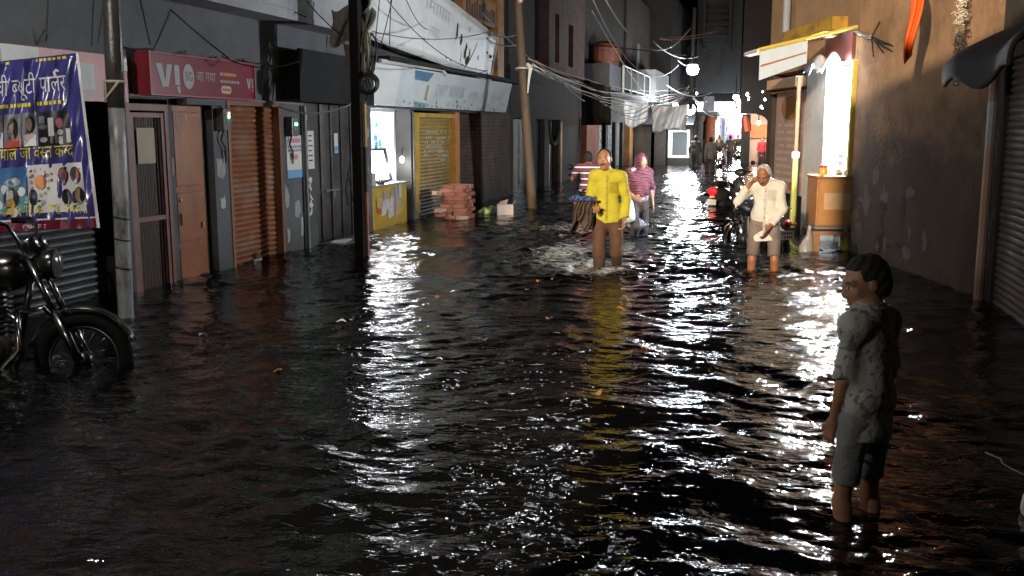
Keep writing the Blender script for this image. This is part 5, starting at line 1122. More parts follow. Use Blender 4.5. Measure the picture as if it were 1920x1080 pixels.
for (x0, y0, x1, y1, sg, lb) in ((722, -5, 915, 133, .25, "dark cable slanting across the white board to its lower right corner"), (760, -5, 802, 55, .1, "thin dark cable crossing the top of the white board"), (695, 58, 915, 60, .12, "nearly level dark cable across the white board"), (735, 0, 700, 130, .05, "thin dark cable dropping down the left part of the white board"), (712, -5, 702, 90, .02, "thin vertical dark cable at the left end of the white board"), (733, -5, 730, 85, .02, "second vertical dark cable on the white board left part"), (690, 60, 795, 105, .1, "short dark cable across the lower left of the white board"), (825, 122, 912, 133, .08, "dark cable along the bottom right edge of the white board"), (870, 128, 895, 80, .04, "dark cable rising at the right part of the white board")):
    wire(D(x0, y0, 14.2), D(x1, y1, 16.5 if x1 > 790 else 14.2), sg, lb, M_cabk, .007)
wire(D(522, 200, 12.6), D(668, 190, 12.85), .12, "pale sagging cable in front of the steel doors", M_cabw, .014)
for (x0, y0, x1, y1, dd, sg, lb) in ((430, 110, 295, -5, 10.5, .02, "long thin dark cable slanting over the grey wall to the red sign"), (575, 32, 515, -5, 12.3, .03, "dark cable slanting over the pale balcony, left one"), (640, 66, 572, -2, 12.6, .03, "dark cable slanting over the pale balcony, right one"), (415, 105, 560, 115, 11.2, .1, "dark cable running along the wall above the red sign"), (262, -5, 282, 85, 9.6, .0, "thick dark stain-like cable hanging on the upper left wall"), (172, 85, 176, -5, 8.9, 0, "thin vertical cable left of the white pole"), (60, 95, 85, 55, 8.6, .0, "short cable above the purple banner")):
    wire(D(x0, y0, dd), D(x1, y1, dd), sg, lb, M_cabk, .008)
wire(RF(.1, .02, 3.02), RF(-.65, .08, 2.86), .02, "pale thick cable leaving the yellow awning edge", M_cab, .03)
wire(RF(-.65, .08, 2.86), D(1832, 108, 10.5), .08, "upper dark cable along the brown wall to the hood", M_cabk, .012)
wire(RF(-.7, .08, 2.84), D(1800, 98, 10.8), .16, "lower dark cable along the brown wall to the hood", M_cabk, .009)
for k, (dx, dz) in enumerate(((-.3, -.22), (.02, -.25), (-.12, .18))): wire(RF(-.65, .08, 2.86), RF(-.65+dx, .03, 2.86+dz), .0, "short loose cable end at the joint on the brown wall", M_cabk, .008)

# ================================================================== SMALL WEAR AND FITTINGS ON THE LEFT FRONTS
def scrap(y, z, ww, hh, x, m, root):
    q = MB(); pts = [(x, y+ww*a+rnd.uniform(-.15, .15)*ww, z+hh*b+rnd.uniform(-.15, .15)*hh) for a, b in ((0, 0), (.5, -.1), (1, .1), (1.05, .5), (.9, 1), (.5, .9), (0, 1), (.1, .5))]
    q.add(pts, [tuple(range(8))]); part(root, q, "paper_scrap", m)
M_scr = [mat("scrap_grey", (.30, .29, .27), .85, .3, 12), mat("scrap_tan", (.34, .26, .17), .85, .3, 12), mat("scrap_pale", (.42, .41, .39), .85, .3, 12)]
for y, z, ww, hh in ((10.36, 1.15, .16, .22), (10.4, .75, .1, .14), (12.02, .62, .1, .3), (12.3, .5, .16, .2), (12.45, .22, .1, .25), (12.05, .15, .08, .2), (9.44, 1.2, .04, .2)): scrap(y, z, ww, hh, FX+.003, rnd.choice(M_scr), b1)
for y, z, ww, hh in ((14.6, 1.3, .14, .2), (14.75, .9, .18, .3), (14.62, .5, .12, .2), (14.85, 1.55, .12, .14)): scrap(y, z, ww, hh, FX+.003, rnd.choice(M_scr), b2)
q = MB(); q.tube([(FX+.03, 8.5, 2.03), (FX+.03, 10.6, 2.035), (FX+.03, 12.6, 2.03)], .016, 6); q.tube([(FX+.03, 10.46, 2.03), (FX+.03, 10.46, 1.93)], .014, 6); part(b1, q, "conduit", mat("grey_conduit", (.22, .22, .22), .5, .2))
q = MB(); q.tube([(FX+.05, 12.58, 2.0), (FX+.05, 12.58, GZ)], .03, 8); part(b1, q, "drain_pipe", mat("sooty_pvc", (.12, .12, .125), .5, .3))
q = MB(); q.box((FX-.05, 11.26, .03), (FX-.02, 11.33, .10)); q.torus((FX-.035, 11.295, .11), (1, 0, 0), .024, .006, 12, 6); part(b1, q, "padlock", MATS["brass"])
for k in range(7):
    y0_ = 8.5 + .62*k; q = MB(); q.tube(catenary((FX+.04, y0_, 2.5+.03*rnd.random()), (FX+.04, y0_+.66, 2.52+.03*rnd.random()), .03+.03*rnd.random(), 8), .008, 5); part(b1, q, "wall_cable", M_blk)
q = MB(); q.tube([(FX+.02, 17.02, 2.0), (FX+.02, 17.02, GZ)], .02, 6); part(b3, q, "conduit", MATS["sooty_pvc"])

# ================================================================== PEOPLE
M_skin = mat("skin", (.3, .17, .1), .5, .10, 20, .05, 120, attr="col")
def nrm(v): v = np.array(v, float); return v/np.linalg.norm(v)
def frame_from(f, u):
    f = nrm(f); l = np.cross(nrm(u), f); l = nrm(l); u = np.cross(f, l); return f, l, u      # f forward, l person's left, u up
def hand(w, d, pn, thumb, k=1.0, curl=.5, r=.0085):
    """w wrist, d finger direction, pn palm normal (curl side), thumb direction; returns capsules"""
    d, pn = nrm(d), nrm(pn); t = nrm(np.array(thumb) - d*np.dot(thumb, d)); out = []
    w = np.array(w, float)
    for q in (-.026, -.009, .009, .026): out.append(cap(w + t*q*.6*k, w + d*.078*k + t*q*k, .014*k, .0115*k, .012))
    for q, L in ((-.028, .055), (-.0095, .070), (.0095, .075), (.028, .066)):
        a = w + d*.082*k + t*q*k; d1 = nrm(d*math.cos(curl*.6) + pn*math.sin(curl*.6)); d2 = nrm(d*math.cos(curl*1.7) + pn*math.sin(curl*1.7))
        b = a + d1*L*.55*k; out += [cap(a, b, r*k*1.02, r*k*.95, .003), cap(b, b + d2*L*.5*k, r*k*.93, r*k*.78, .002)]
    a = w + d*.022*k + t*.026*k; b = a + nrm(t*.75 + d*.65 + pn*.25)*.042*k
    out += [cap(a, b, .0125*k, .0105*k, .006), cap(b, b + nrm(d*.85 + t*.25 + pn*.35)*.034*k, .0102*k, .0085*k, .003)]
    return out
def limb_pts(a, b, t): return np.array(a)*(1-t) + np.array(b)*t
def fold(amp, f1=16, f2=27, ph=0.0):
    return lambda X, Y, Z: amp*(np.sin(f1*(Z*1.1+X*.7)+5*Y+ph)*np.sin(f1*.6*(X-Y)+ph*2+1) + .6*np.sin(f2*(X*.8-Z*.5)+f2*.4*Y+ph*3)*np.sin(11*Z+ph))
def person(label, loc, facing, J, H=1.7, skin=(.26, .14, .085), vs=.011, group=None,
           shirt=None, sleeve=1.0, hem=.86, trousers=None, leglen=.9, hair=None, hair_back=.0, slim=.86, hs=1.0, bald=0.0, stache=False, folds=.004, collar=True, placket=None, fit=.013, loose=.0, extra_skin=()):
    s = H/1.7
    g = dict(pelvis=(0, 0, .92), chest=(0, 0, 1.24), neck=(0, 0, 1.43), head=(0, -.02, 1.575), hf=(0, -1, 0), hu=(0, 0, 1), tl=(1, 0, 0),
             ls=(.16, 0, 1.385), rs=(-.16, 0, 1.385), le=(.215, .02, 1.11), re=(-.215, .02, 1.11), lw=(.215, -.03, .86), rw=(-.215, -.03, .86),
             lh=(.09, 0, .90), rh=(-.09, 0, .90), lk=(.10, -.02, .48), rk=(-.10, -.02, .48), la=(.10, .02, .09), ra=(-.10, .02, .09),
             lf=(.11, -.16, .03), rf=(-.11, -.16, .03), lhd=(0, -.1, -1), rhd=(0, -.1, -1), lpn=(-1, 0, 0), rpn=(1, 0, 0), lth=(0, -1, 0), rth=(0, -1, 0), curl=.5)
    g.update(J); P = {k: (np.array(v, float)*s if isinstance(v, tuple) and k not in ('hf', 'hu', 'tl', 'lhd', 'rhd', 'lpn', 'rpn', 'lth', 'rth') else v) for k, v in g.items()}
    tu = nrm(P['neck']-P['pelvis']); tl = nrm(np.array(g['tl']) - tu*np.dot(g['tl'], tu)); tf = np.cross(tl, tu)   # torso frame: left, forward(-y), up
    tf = -np.cross(tu, tl) if np.dot(np.cross(tu, tl), P['head']-P['neck']) < 0 and False else np.cross(tl, tu)
    Rt = np.stack([tl, tf, tu], 1)
    torso = [ell(P['chest']+tu*.02*s, np.array((.152*slim, .104*slim, .185))*s, .05, Rt), ell((P['pelvis']*.62+P['chest']*.38), np.array((.130*slim, .098*slim, .16))*s, .06, Rt), ell(P['pelvis'], np.array((.146*slim, .110*slim, .12))*s, .06, Rt),
             cap(P['ls']*.93+P['neck']*.07, P['rs']*.93+P['neck']*.07, .052*s, None, .05), cap(P['ls'], P['neck']+tu*.015*s, .045*s, .05*s, .05), cap(P['rs'], P['neck']+tu*.015*s, .045*s, .05*s, .05)]
    def arm(sd):
        S_, E_, W_ = P[sd+'s'], P[sd+'e'], P[sd+'w']
        return [cap(S_, E_, .050*s*slim, .039*s*slim, .03), cap(E_, W_, .040*s*slim, .027*s*slim, .02), ell(limb_pts(E_, W_, .28), np.array((.041*slim, .041*slim, .06))*s, .03)]
    def leg(sd):
        Hh, K_, A_ = P[sd+'h'], P[sd+'k'], P[sd+'a']
        out = [cap(Hh, K_, .084*s*slim, .054*s*slim, .04), cap(K_, A_, .051*s*slim, .034*s*slim, .03), cap(limb_pts(K_, A_, .1) + np.array((0, .012, 0))*s, limb_pts(K_, A_, .5) + np.array((0, .012, 0))*s, .052*s*slim, .043*s*slim, .03)]
        out += [cap(A_ + np.array((0, .03, -.04))*s, P[sd+'f'], .038*s, .028*s, .03)] if sd+'f' in P else []
        return out
    f, l, u = frame_from(g['hf'], g['hu']); hc = P['head']; q = s*.97*hs
    def hp(a, b, c): return hc + (l*a + f*b + u*c)*q
    Rh = np.stack([l, f, u], 1)
    headp = [ell(hp(0, -.012, .025), np.array((.074, .094, .098))*q, .03, Rh), ell(hp(0, .028, -.035), np.array((.060, .062, .075))*q, .04, Rh), ell(hp(0, .055, -.082), np.array((.032, .026, .024))*q, .03, Rh),
             cap(hp(0, .084, .018), hp(0, .106, -.024), .0085*q, .0125*q, .012), ell(hp(.014, .092, -.030), np.array((.009, .010, .008))*q, .008, Rh), ell(hp(-.014, .092, -.030), np.array((.009, .010, .008))*q, .008, Rh),
             cap(hp(.045, .070, .030), hp(-.045, .070, .030), .011*q, None, .02), ell(hp(.04, .06, -.02), np.array((.024, .02, .022))*q, .025, Rh), ell(hp(-.04, .06, -.02), np.array((.024, .02, .022))*q, .025, Rh),
             cap(hp(.02, .084, -.053), hp(-.02, .084, -.053), .0075*q, None, .008), cap(hp(.016, .082, -.064), hp(-.016, .082, -.064), .0078*q, None, .008),
             ell(hp(.076, -.012, .0), np.array((.010, .020, .030))*q, .006, Rh), ell(hp(-.076, -.012, .0), np.array((.010, .020, .030))*q, .006, Rh),
             cap(P['neck']-tu*.03*s, hc-u*.05*q-f*.02*q, .054*s, .050*s, .025)]
    prims = torso + arm('l') + arm('r') + leg('l') + leg('r') + headp
    prims += hand(P['lw'], g['lhd'], g['lpn'], g['lth'], s, g['curl']) + hand(P['rw'], g['rhd'], g['rpn'], g['rth'], s, g['curl']) if vs < .016 else [cap(P['lw'], P['lw']+nrm(g['lhd'])*.15*s, .03*s, .02*s), cap(P['rw'], P['rw']+nrm(g['rhd'])*.15*s, .03*s, .02*s)]
    V, Fc = sdf_mesh(prims, vs)
    # skin tint per vertex (lips, brows, eyes, beard are real colours of the face)
    c = np.tile(np.array(skin), (len(V), 1)); d = V - hc; a, b, e_ = d@l/q, d@f/q, d@u/q
    front = b > .045
    def paint(mask, col): c[mask] = col
    paint(front & (np.abs(np.abs(a)-.034) < .020) & (np.abs(e_-.034-.10*(np.abs(a)-.034)) < .0055), (.02, .015, .012))
    paint(front & (((np.abs(a)-.033)/.016)**2 + ((e_-.010)/.0075)**2 < 1), (.45, .40, .36))
    paint(front & (((np.abs(a)-.033)/.0075)**2 + ((e_-.010)/.0075)**2 < 1), (.015, .01, .01))
    paint(front & (np.abs(a) < .025) & (np.abs(e_+.0585) < .011), tuple(np.array(skin)*np.array((.85, .55, .55))))
    if stache: paint(front & (np.abs(a) < .034) & (np.abs(e_+.043) < .0065), (.03, .025, .022))
    root = empty("person", loc, math.atan2(facing[0], -facing[1]), label, "person", group)
    np_obj("body", V, Fc, M_skin, root, c)
    if shirt is not None:
        sp = list(torso)
        for sd in 'lr':
            S_, E_, W_ = P[sd+'s'], P[sd+'e'], P[sd+'w']
            if sleeve <= .5: sp.append(cap(S_, limb_pts(S_, E_, sleeve*2), .052*s*slim, .060*s*slim, .04, True))
            else: sp += [cap(S_, E_, .054*s*slim, .047*s*slim, .035), cap(E_, limb_pts(E_, W_, (sleeve-.5)*2), .048*s*slim, .040*s*slim, .025, True)]
        hz = hem*s
        hp_ = P['pelvis']
        sp.append(cap((hp_[0]-.055*s, hp_[1], hz+.025*s), (hp_[0]+.055*s, hp_[1], hz+.025*s), (.098*slim+loose)*s, None, .06)); sp.append(cap((hp_[0]-.055*s, hp_[1], hp_[2]+.1*s), (hp_[0]+.055*s, hp_[1], hp_[2]+.1*s), (.094*slim+loose)*s, None, .06))
        nk = P['neck'] + tu*.035*s; nn = nrm(tu + tf*.0)
        def cut(X, Y, Z):
            d1 = (X-nk[0])*nn[0]+(Y-nk[1])*nn[1]+(Z-nk[2])*nn[2]
            dd = np.sqrt((X-P['neck'][0])**2+(Y-P['neck'][1])**2)
            d1 = np.where(dd < .085*s, d1, -1.0); low = hz - Z + .012*np.sin(9*X+4*Y)
            hand_far = np.minimum(np.sqrt((X-hp_[0])**2+(Y-hp_[1])**2) - .24*s, 0)
            return np.maximum(d1, np.where(hand_far < 0, low, -1.0))
        V2, F2 = sdf_mesh(sp, vs, off=fit*s, noise=fold(folds), cut=cut); np_obj("shirt", V2, F2, shirt, root)
        if placket:
            zs = np.linspace(hz+.03, nk[2]-.06*s, 26); pts = []
            for z_ in zs:
                mk_ = (np.abs(V2[:, 2]-z_) < .014) & (np.abs(V2[:, 0]-P['chest'][0]) < .022)
                if mk_.any(): pts.append((P['chest'][0], V2[mk_][:, 1].min()-.0025, z_))
            mb = MB(); mb.grid(lambda a_, b_: (lambda p_: (p_[0]+(a_-.5)*.030*s, p_[1]+.004*abs(a_-.5), p_[2]))(pts[min(len(pts)-1, int(round(b_*(len(pts)-1))))]), 2, len(pts)-1); mb.build("placket", placket, root, smooth=True)
            mb = MB()
            for p_ in pts[2::4]: mb.lathe([(0, .004), (.006, .003), (.006, 0)], frameM((p_[0], p_[1]-.001, p_[2]), (1, 0, 0), (0, 0, 1), (0, -1, 0)), 8)
            mb.build("button", M_blk, root)
            cx_, cz_ = P['chest'][0]+.072*s, P['chest'][2]+.03*s; mk_ = lambda x_, z_: V2[(np.abs(V2[:, 2]-z_) < .016) & (np.abs(V2[:, 0]-x_) < .016)]
            def pf(a_, b_):
                x_, z_ = cx_+(a_-.5)*.10*s, cz_+(b_-.5)*.12*s; q_ = mk_(x_, z_); return (x_, (q_[:, 1].min() if len(q_) else 0)-.003, z_)
            mb = MB(); mb.grid(pf, 6, 7); mb.build("pocket", placket, root, smooth=True)
        if collar:
            mb = MB(); c0 = P['neck'] + tu*.03*s
            def cf(uu, vv):
                an = 2*math.pi*(uu*.86+.07); dr = tl*math.sin(an) + tf*math.cos(an)*1.0
                return tuple(c0 + dr*(.062+.022*vv)*s + tu*(.028-.045*vv)*s + tf*(.006*s))
            mb.grid(cf, 28, 3); o = mb.build("collar", shirt, root, smooth=True, solid=.004)
    if trousers is not None:
        tp = [ell(P['pelvis'], np.array((.150*slim, .113*slim, .125))*s, .05, Rt)]
        for sd in 'lr':
            Hh, K_, A_ = P[sd+'h'], P[sd+'k'], P[sd+'a']; tp.append(cap(Hh, limb_pts(Hh, K_, min(1, leglen*2)), .090*s*slim, (.090-.014*min(1, leglen*2))*s*slim, .04, leglen <= .5))
            if leglen > .5: tp.append(cap(K_, limb_pts(K_, A_, (leglen-.5)*2), .074*s*slim, .066*s*slim, .03, True))
        top_ = P['pelvis'] + tu*.11*s
        V3, F3 = sdf_mesh(tp, vs, off=fit*.8*s, noise=fold(folds*.9, 13, 24, 1.3), cut=lambda X, Y, Z: (X-top_[0])*tu[0]+(Y-top_[1])*tu[1]+(Z-top_[2])*tu[2])
        np_obj("trousers", V3, F3, trousers, root)
    if hair is not None:
        hpz = [ell(hp(0, -.016, .030), np.array((.080, .098, .100))*q, .02, Rh), ell(hp(0, -.045-hair_back, -.02), np.array((.068, .060, .07))*q, .03, Rh)]
        def hcut(X, Y, Z):
            A = (X-hc[0])*l[0]+(Y-hc[1])*l[1]+(Z-hc[2])*l[2]; B = (X-hc[0])*f[0]+(Y-hc[1])*f[1]+(Z-hc[2])*f[2]; C_ = (X-hc[0])*u[0]+(Y-hc[1])*u[1]+(Z-hc[2])*u[2]
            face = np.minimum(B/q - (.026 - bald*.07 - .35*(C_/q-.075)*(C_/q > .075)), .085 - C_/q + bald*.3)   # clear in front of hairline
            side = np.minimum(np.minimum(B/q+.020, .028-C_/q), np.abs(A/q)-.045)     # clear round the ears
            nape = -(C_/q+.075)
            return np.maximum(np.maximum(np.minimum(face, B/q), side), nape)*q
        V4, F4 = sdf_mesh(hpz, vs*.8, off=.004, noise=lambda X, Y, Z: .0045*np.sin(110*X+40*Z)*np.sin(95*Y-50*Z+1)+.0025*np.sin(170*(X+Y)+90*Z), cut=hcut)
        if len(V4): np_obj("hair", V4, F4, hair, root)
    root["_s"] = s
    return root, P, s
M_hairb = mat("black_hair", (.010, .008, .007), .75, .4, 60, .4, 160)
M_hairg = mat("grey_hair", (.42, .42, .42), .6, .25, 50, .4, 140)
def cloth(name, col, **kw): return mat(name, col, kw.pop("rough", .85), kw.pop("var", .14), kw.pop("scale", 14), kw.pop("bump", .8), kw.pop("bscale", 15), **kw)
M_yshirt = cloth("yellow_shirt", (.42, .385, .03), rough=.8); M_btrouser = cloth("brown_trousers", (.085, .042, .028), low=(.02, .012, .009), low_h=.30); M_wshirt = cloth("white_shirt", (.58, .57, .56)); M_gshort = cloth("rolled_trousers", (.19, .155, .15), low=(.06, .05, .06), low_h=.45)
def stripe_mat(name, base, bands, axis_expr, scale, distort=0.0):
    """fabric woven in stripes across the given object-space direction"""
    m = cloth(name, base); nt = m.node_tree
    tc = nd(nt, "ShaderNodeTexCoord"); mp = nd(nt, "ShaderNodeMapping"); nt.links.new(tc.outputs["Object"], mp.inputs[0])
    nz = nd(nt, "ShaderNodeTexNoise"); nz.inputs["Scale"].default_value = 5; nt.links.new(tc.outputs["Object"], nz.inputs["Vector"])
    vm = nd(nt, "ShaderNodeVectorMath", operation='DOT_PRODUCT'); vm.inputs[1].default_value = axis_expr; nt.links.new(mp.outputs[0], vm.inputs[0])
    ad = nd(nt, "ShaderNodeMath", operation='MULTIPLY_ADD'); ad.inputs[1].default_value = distort; nt.links.new(nz.outputs["Fac"], ad.inputs[0]); nt.links.new(vm.outputs["Value"], ad.inputs[2])
    ml = nd(nt, "ShaderNodeMath", operation='MULTIPLY'); ml.inputs[1].default_value = scale; nt.links.new(ad.outputs[0], ml.inputs[0])
    fr = nd(nt, "ShaderNodeMath", operation='FRACT'); nt.links.new(ml.outputs[0], fr.inputs[0])
    cr = nd(nt, "ShaderNodeValToRGB"); cr.color_ramp.interpolation = 'CONSTANT'; els = cr.color_ramp.elements
    while len(els) < len(bands): els.new(.5)
    for e_, (p_, c_) in zip(els, bands): e_.position = p_; e_.color = (*c_, 1)
    nt.links.new(fr.outputs[0], cr.inputs[0])
    for n in nt.nodes:
        if n.type == 'MIX' and n.blend_type == 'MULTIPLY': nt.links.new(cr.outputs[0], n.inputs[6])
    return m
def spot_mat(name, c1, c2, scale, th=.5):
    m = cloth(name, c1); nt = m.node_tree; tc = nd(nt, "ShaderNodeTexCoord"); nz = nd(nt, "ShaderNodeTexNoise"); nz.inputs["Scale"].default_value = scale; nz.inputs["Detail"].default_value = 3; nz.inputs["Distortion"].default_value = 1.5
    nt.links.new(tc.outputs["Object"], nz.inputs["Vector"]); cr = nd(nt, "ShaderNodeValToRGB"); cr.color_ramp.elements[0].position = th-.03; cr.color_ramp.elements[1].position = th+.03
    cr.color_ramp.elements[0].color = (*c1, 1); cr.color_ramp.elements[1].color = (*c2, 1); nt.links.new(nz.outputs["Fac"], cr.inputs[0])
    for n in nt.nodes:
        if n.type == 'MIX' and n.blend_type == 'MULTIPLY': nt.links.new(cr.outputs[0], n.inputs[6])
    return m

# --- boy in the foreground, facing away to the left, looking down
boy, Pb, sb = person("boy in a wet grey patterned shirt and grey shorts standing in the water, looking down", (.475, 4.36, GZ), (-.80, .60), dict(
    head=(-.03, -.065, 1.565), hf=(.80, -.62, -.30), hu=(.25, -.18, 1), neck=(0, -.015, 1.43), chest=(0, .005, 1.24), ls=(.125, -.02, 1.375), rs=(-.125, .0, 1.375),
    le=(.150, -.035, 1.11), lw=(.135, -.10, .88), lhd=(-.05, -.25, -1), lpn=(-1, .1, 0), lth=(-.2, -1, -.1), re=(-.165, .02, 1.11), rw=(-.14, -.10, .89),
    lk=(.095, -.05, .47), rk=(-.09, -.01, .47), la=(.10, .0, .08), ra=(-.095, .05, .08), lf=(.11, -.15, .02), rf=(-.1, -.1, .02), curl=.7),
    H=1.50, skin=(.30, .15, .085), vs=.0058, shirt=spot_mat("patterned_grey_shirt", (.32, .33, .30), (.13, .135, .13), 16, .56), sleeve=.47, hem=.80, trousers=cloth("grey_shorts", (.16, .165, .18)), leglen=.36, hair=M_hairb, folds=.006, fit=.012, loose=.022, slim=.74, hs=1.13)
# --- man in the yellow shirt
ym, Py, sy = person("balding man in a bright yellow shirt wading toward the viewer", (-1.83, 11.75, GZ), (.12, -.99), dict(
    head=(-.045, -.05, 1.575), hf=(-.22, -1, -.06), hu=(-.08, 0, 1), neck=(-.02, -.01, 1.43), chest=(-.01, 0, 1.24), ls=(.155, 0, 1.375), rs=(-.165, -.01, 1.395),
    le=(.215, .03, 1.12), lw=(.20, -.05, .89), lhd=(-.15, -.3, -1), lpn=(-1, 0, 0), re=(-.215, .03, 1.13), rw=(-.15, -.24, 1.06), rhd=(.35, -1, -.1), rpn=(0, 0, -1), rth=(1, .3, .2),
    lk=(.11, -.02, .51), la=(.12, .27, .22), lf=(.13, .20, .06), rk=(-.085, -.16, .50), ra=(-.08, -.17, .09), rf=(-.08, -.34, .04), curl=1.1),
    H=1.80, skin=(.33, .165, .095), vs=.0075, shirt=M_yshirt, sleeve=.93, hem=.865, trousers=M_btrouser, leglen=.97, hair=M_hairb, bald=.75, stache=True, folds=.0065, fit=.011, loose=.006, slim=.84, placket=cloth("yellow_shirt_seam", (.30, .27, .02)))
# --- old man in the white shirt, hand to his ear
om, Po, so = person("grey haired old man in a long white shirt holding a hand to his ear", (.03, 12.0, GZ), (-.05, -1), dict(
    head=(-.03, -.12, 1.48), hf=(-.22, -.80, -.60), hu=(-.1, -.58, .80), neck=(0, -.015, 1.395), chest=(0, .01, 1.22), ls=(.155, .0, 1.345), rs=(-.155, .0, 1.35),
    le=(.20, -.01, 1.08), lw=(.05, -.19, .86), lhd=(-.5, -.4, -.8), lpn=(-.5, 1, 0), re=(-.315, -.08, 1.17), rw=(-.17, -.10, 1.39), rhd=(.55, -.05, .8), rpn=(1, 0, -.4), rth=(.2, -1, .2),
    lk=(.135, -.05, .48), la=(.14, .03, .09), rk=(-.125, -.06, .48), ra=(-.14, .0, .09), curl=.8),
    H=1.72, skin=(.27, .115, .06), vs=.0075, shirt=M_wshirt, sleeve=.88, hem=.71, trousers=M_gshort, leglen=.44, hair=M_hairg, bald=.12, stache=True, folds=.008, fit=.012, loose=.014, slim=.84, placket=cloth("white_shirt_seam", (.46, .45, .44)))
# --- woman with the striped scarf
wm, Pw, sw = person("woman in a striped maroon scarf and violet patterned tunic walking behind the man in yellow", (-1.93, 15.55, GZ), (.42, -.9), dict(
    head=(.02, -.04, 1.56), hf=(.55, -.85, -.02), ls=(.155, 0, 1.375), rs=(-.155, 0, 1.375), le=(.24, .06, 1.10), lw=(.245, .0, .86), lhd=(.1, -.2, -1), re=(-.22, .0, 1.10), rw=(-.12, -.17, 1.0), rhd=(.6, -.8, -.2), rpn=(0, 0, -1), rth=(0, 0, 1),
    lk=(.085, -.03, .48), rk=(-.075, -.10, .49), la=(.09, .05, .09), ra=(-.085, .03, .12), curl=.6),
    H=1.66, skin=(.44, .25, .16), vs=.008, shirt=spot_mat("violet_print", (.13, .11, .16), (.42, .38, .46), 11, .5), sleeve=.62, hem=.50, trousers=cloth("dark_salwar", (.05, .04, .045)), leglen=.93, hair=M_hairb, collar=False, folds=.006, fit=.014, loose=.02)
M_scarf = stripe_mat("striped_scarf", (.3, .06, .12), [(0, (.22, .04, .08)), (.38, (.02, .012, .025)), (.70, (.30, .17, .20)), (.82, (.03, .015, .03))], (.25, .15, 1.0), 20, .10)
hc = Pw['head']; 
sp = [ell(hc + np.array((0, .015, .012)), (.098, .112, .125), .04), ell(hc + np.array((0, .03, -.13)), (.10, .09, .11), .06), cap((-.14*sw, .01, 1.36*sw), (.14*sw, .01, 1.36*sw), .088, None, .08), ell((0, -.01, 1.23*sw), (.185, .145, .17), .08), ell((0, -.03, 1.08*sw), (.16, .14, .13), .08),
      cap((.155*sw, 0, 1.36*sw), (.235*sw, .05, 1.13*sw), .075, .062, .05), cap((-.155*sw, 0, 1.36*sw), (-.215*sw, 0, 1.13*sw), .075, .065, .05)]
hf_, hl_, hu_ = frame_from((.55, -.85, -.02), (0, 0, 1))
def scut(X, Y, Z):
    A = (X-hc[0])*hl_[0]+(Y-hc[1])*hl_[1]; B = (X-hc[0])*hf_[0]+(Y-hc[1])*hf_[1]; C_ = Z-hc[2]
    face = np.minimum(B-.015, 1 - np.sqrt((A/.066)**2+((C_+.008)/.098)**2)); face = np.minimum(B-.012, (1-np.sqrt((A/.068)**2+((C_+.006)/.10)**2))*.07)
    return face
V, Fc = sdf_mesh(sp, .0095, off=.004, noise=lambda X, Y, Z: .009*np.sin(26*Z+9*np.abs(X)*3+4*Y)*(Z < hc[2]-.1)+.003*np.sin(40*X+13*Z), cut=scut)
np_obj("scarf", V, Fc, M_scarf, wm)
# --- things the walkers carry
def jkt(u, v):
    """a jacket folded over a horizontal forearm: v runs up the back, over the arm and down the front"""
    w_ = (u-.5)*(.25+.10*abs(v-.45)); a_ = v*2-1
    drop = .17 - .40*max(0, abs(a_)-.12)*(1+.25*math.sin(7*u+2*v)) - .05*(u < .25)*abs(a_)
    return (w_ - .09*abs(a_)**1.5 + .016*math.sin(16*v), (-.075 if a_ > 0 else .075)*min(1, abs(a_)/.14) + .026*math.sin(17*u+3*a_)*abs(a_) + .012*math.sin(31*u+9*v), drop + .012*math.sin(12*u))
q = MB(); q.grid(jkt, 34, 46); o = q.build("jacket", cloth("dark_brown_jacket", (.028, .015, .010), rough=.6), smooth=True, solid=.022); jx = -2.03; o.location = (-2.06, 11.50, .70); o.scale = (.82, .82, .82); o.rotation_euler = (0, 0, .1); tag(o, "dark brown jacket draped over the forearm of the man in yellow", "jacket")
V, Fc = sdf_mesh([cap((-.15, 0, 0), (.13, -.01, .0), .028, .024, .03), ell((-.1, -.01, .01), (.05, .045, .035), .03), ell((.03, -.02, .005), (.05, .04, .03), .03)], .009, noise=fold(.008, 40, 60, .9))
o = np_obj("cloth_bundle", V, Fc, spot_mat("blue_bundle", (.05, .10, .35), (.02, .02, .04), 18, .52)); o.location = (-2.07, 11.44, .87); tag(o, "blue and black cloth bundle on top of the brown jacket", "cloth bundle")
V, Fc = sdf_mesh([ell((0, 0, 0), (.10, .07, .15), .05), ell((.02, 0, -.14), (.12, .07, .12), .06), cap((-.02, 0, .1), (0, 0, .2), .04, .02, .05)], .012, noise=fold(.010, 24, 37, 2.2))
o = np_obj("carrier_bag", V, Fc, mat("pale_blue_bag", (.58, .66, .70), .35, .2, 6)); o.location = (-2.07, 15.25, .48); o.rotation_euler = (0, 0, .3); tag(o, "pale bluish white carrier bag held by the woman in the striped scarf", "carrier bag")

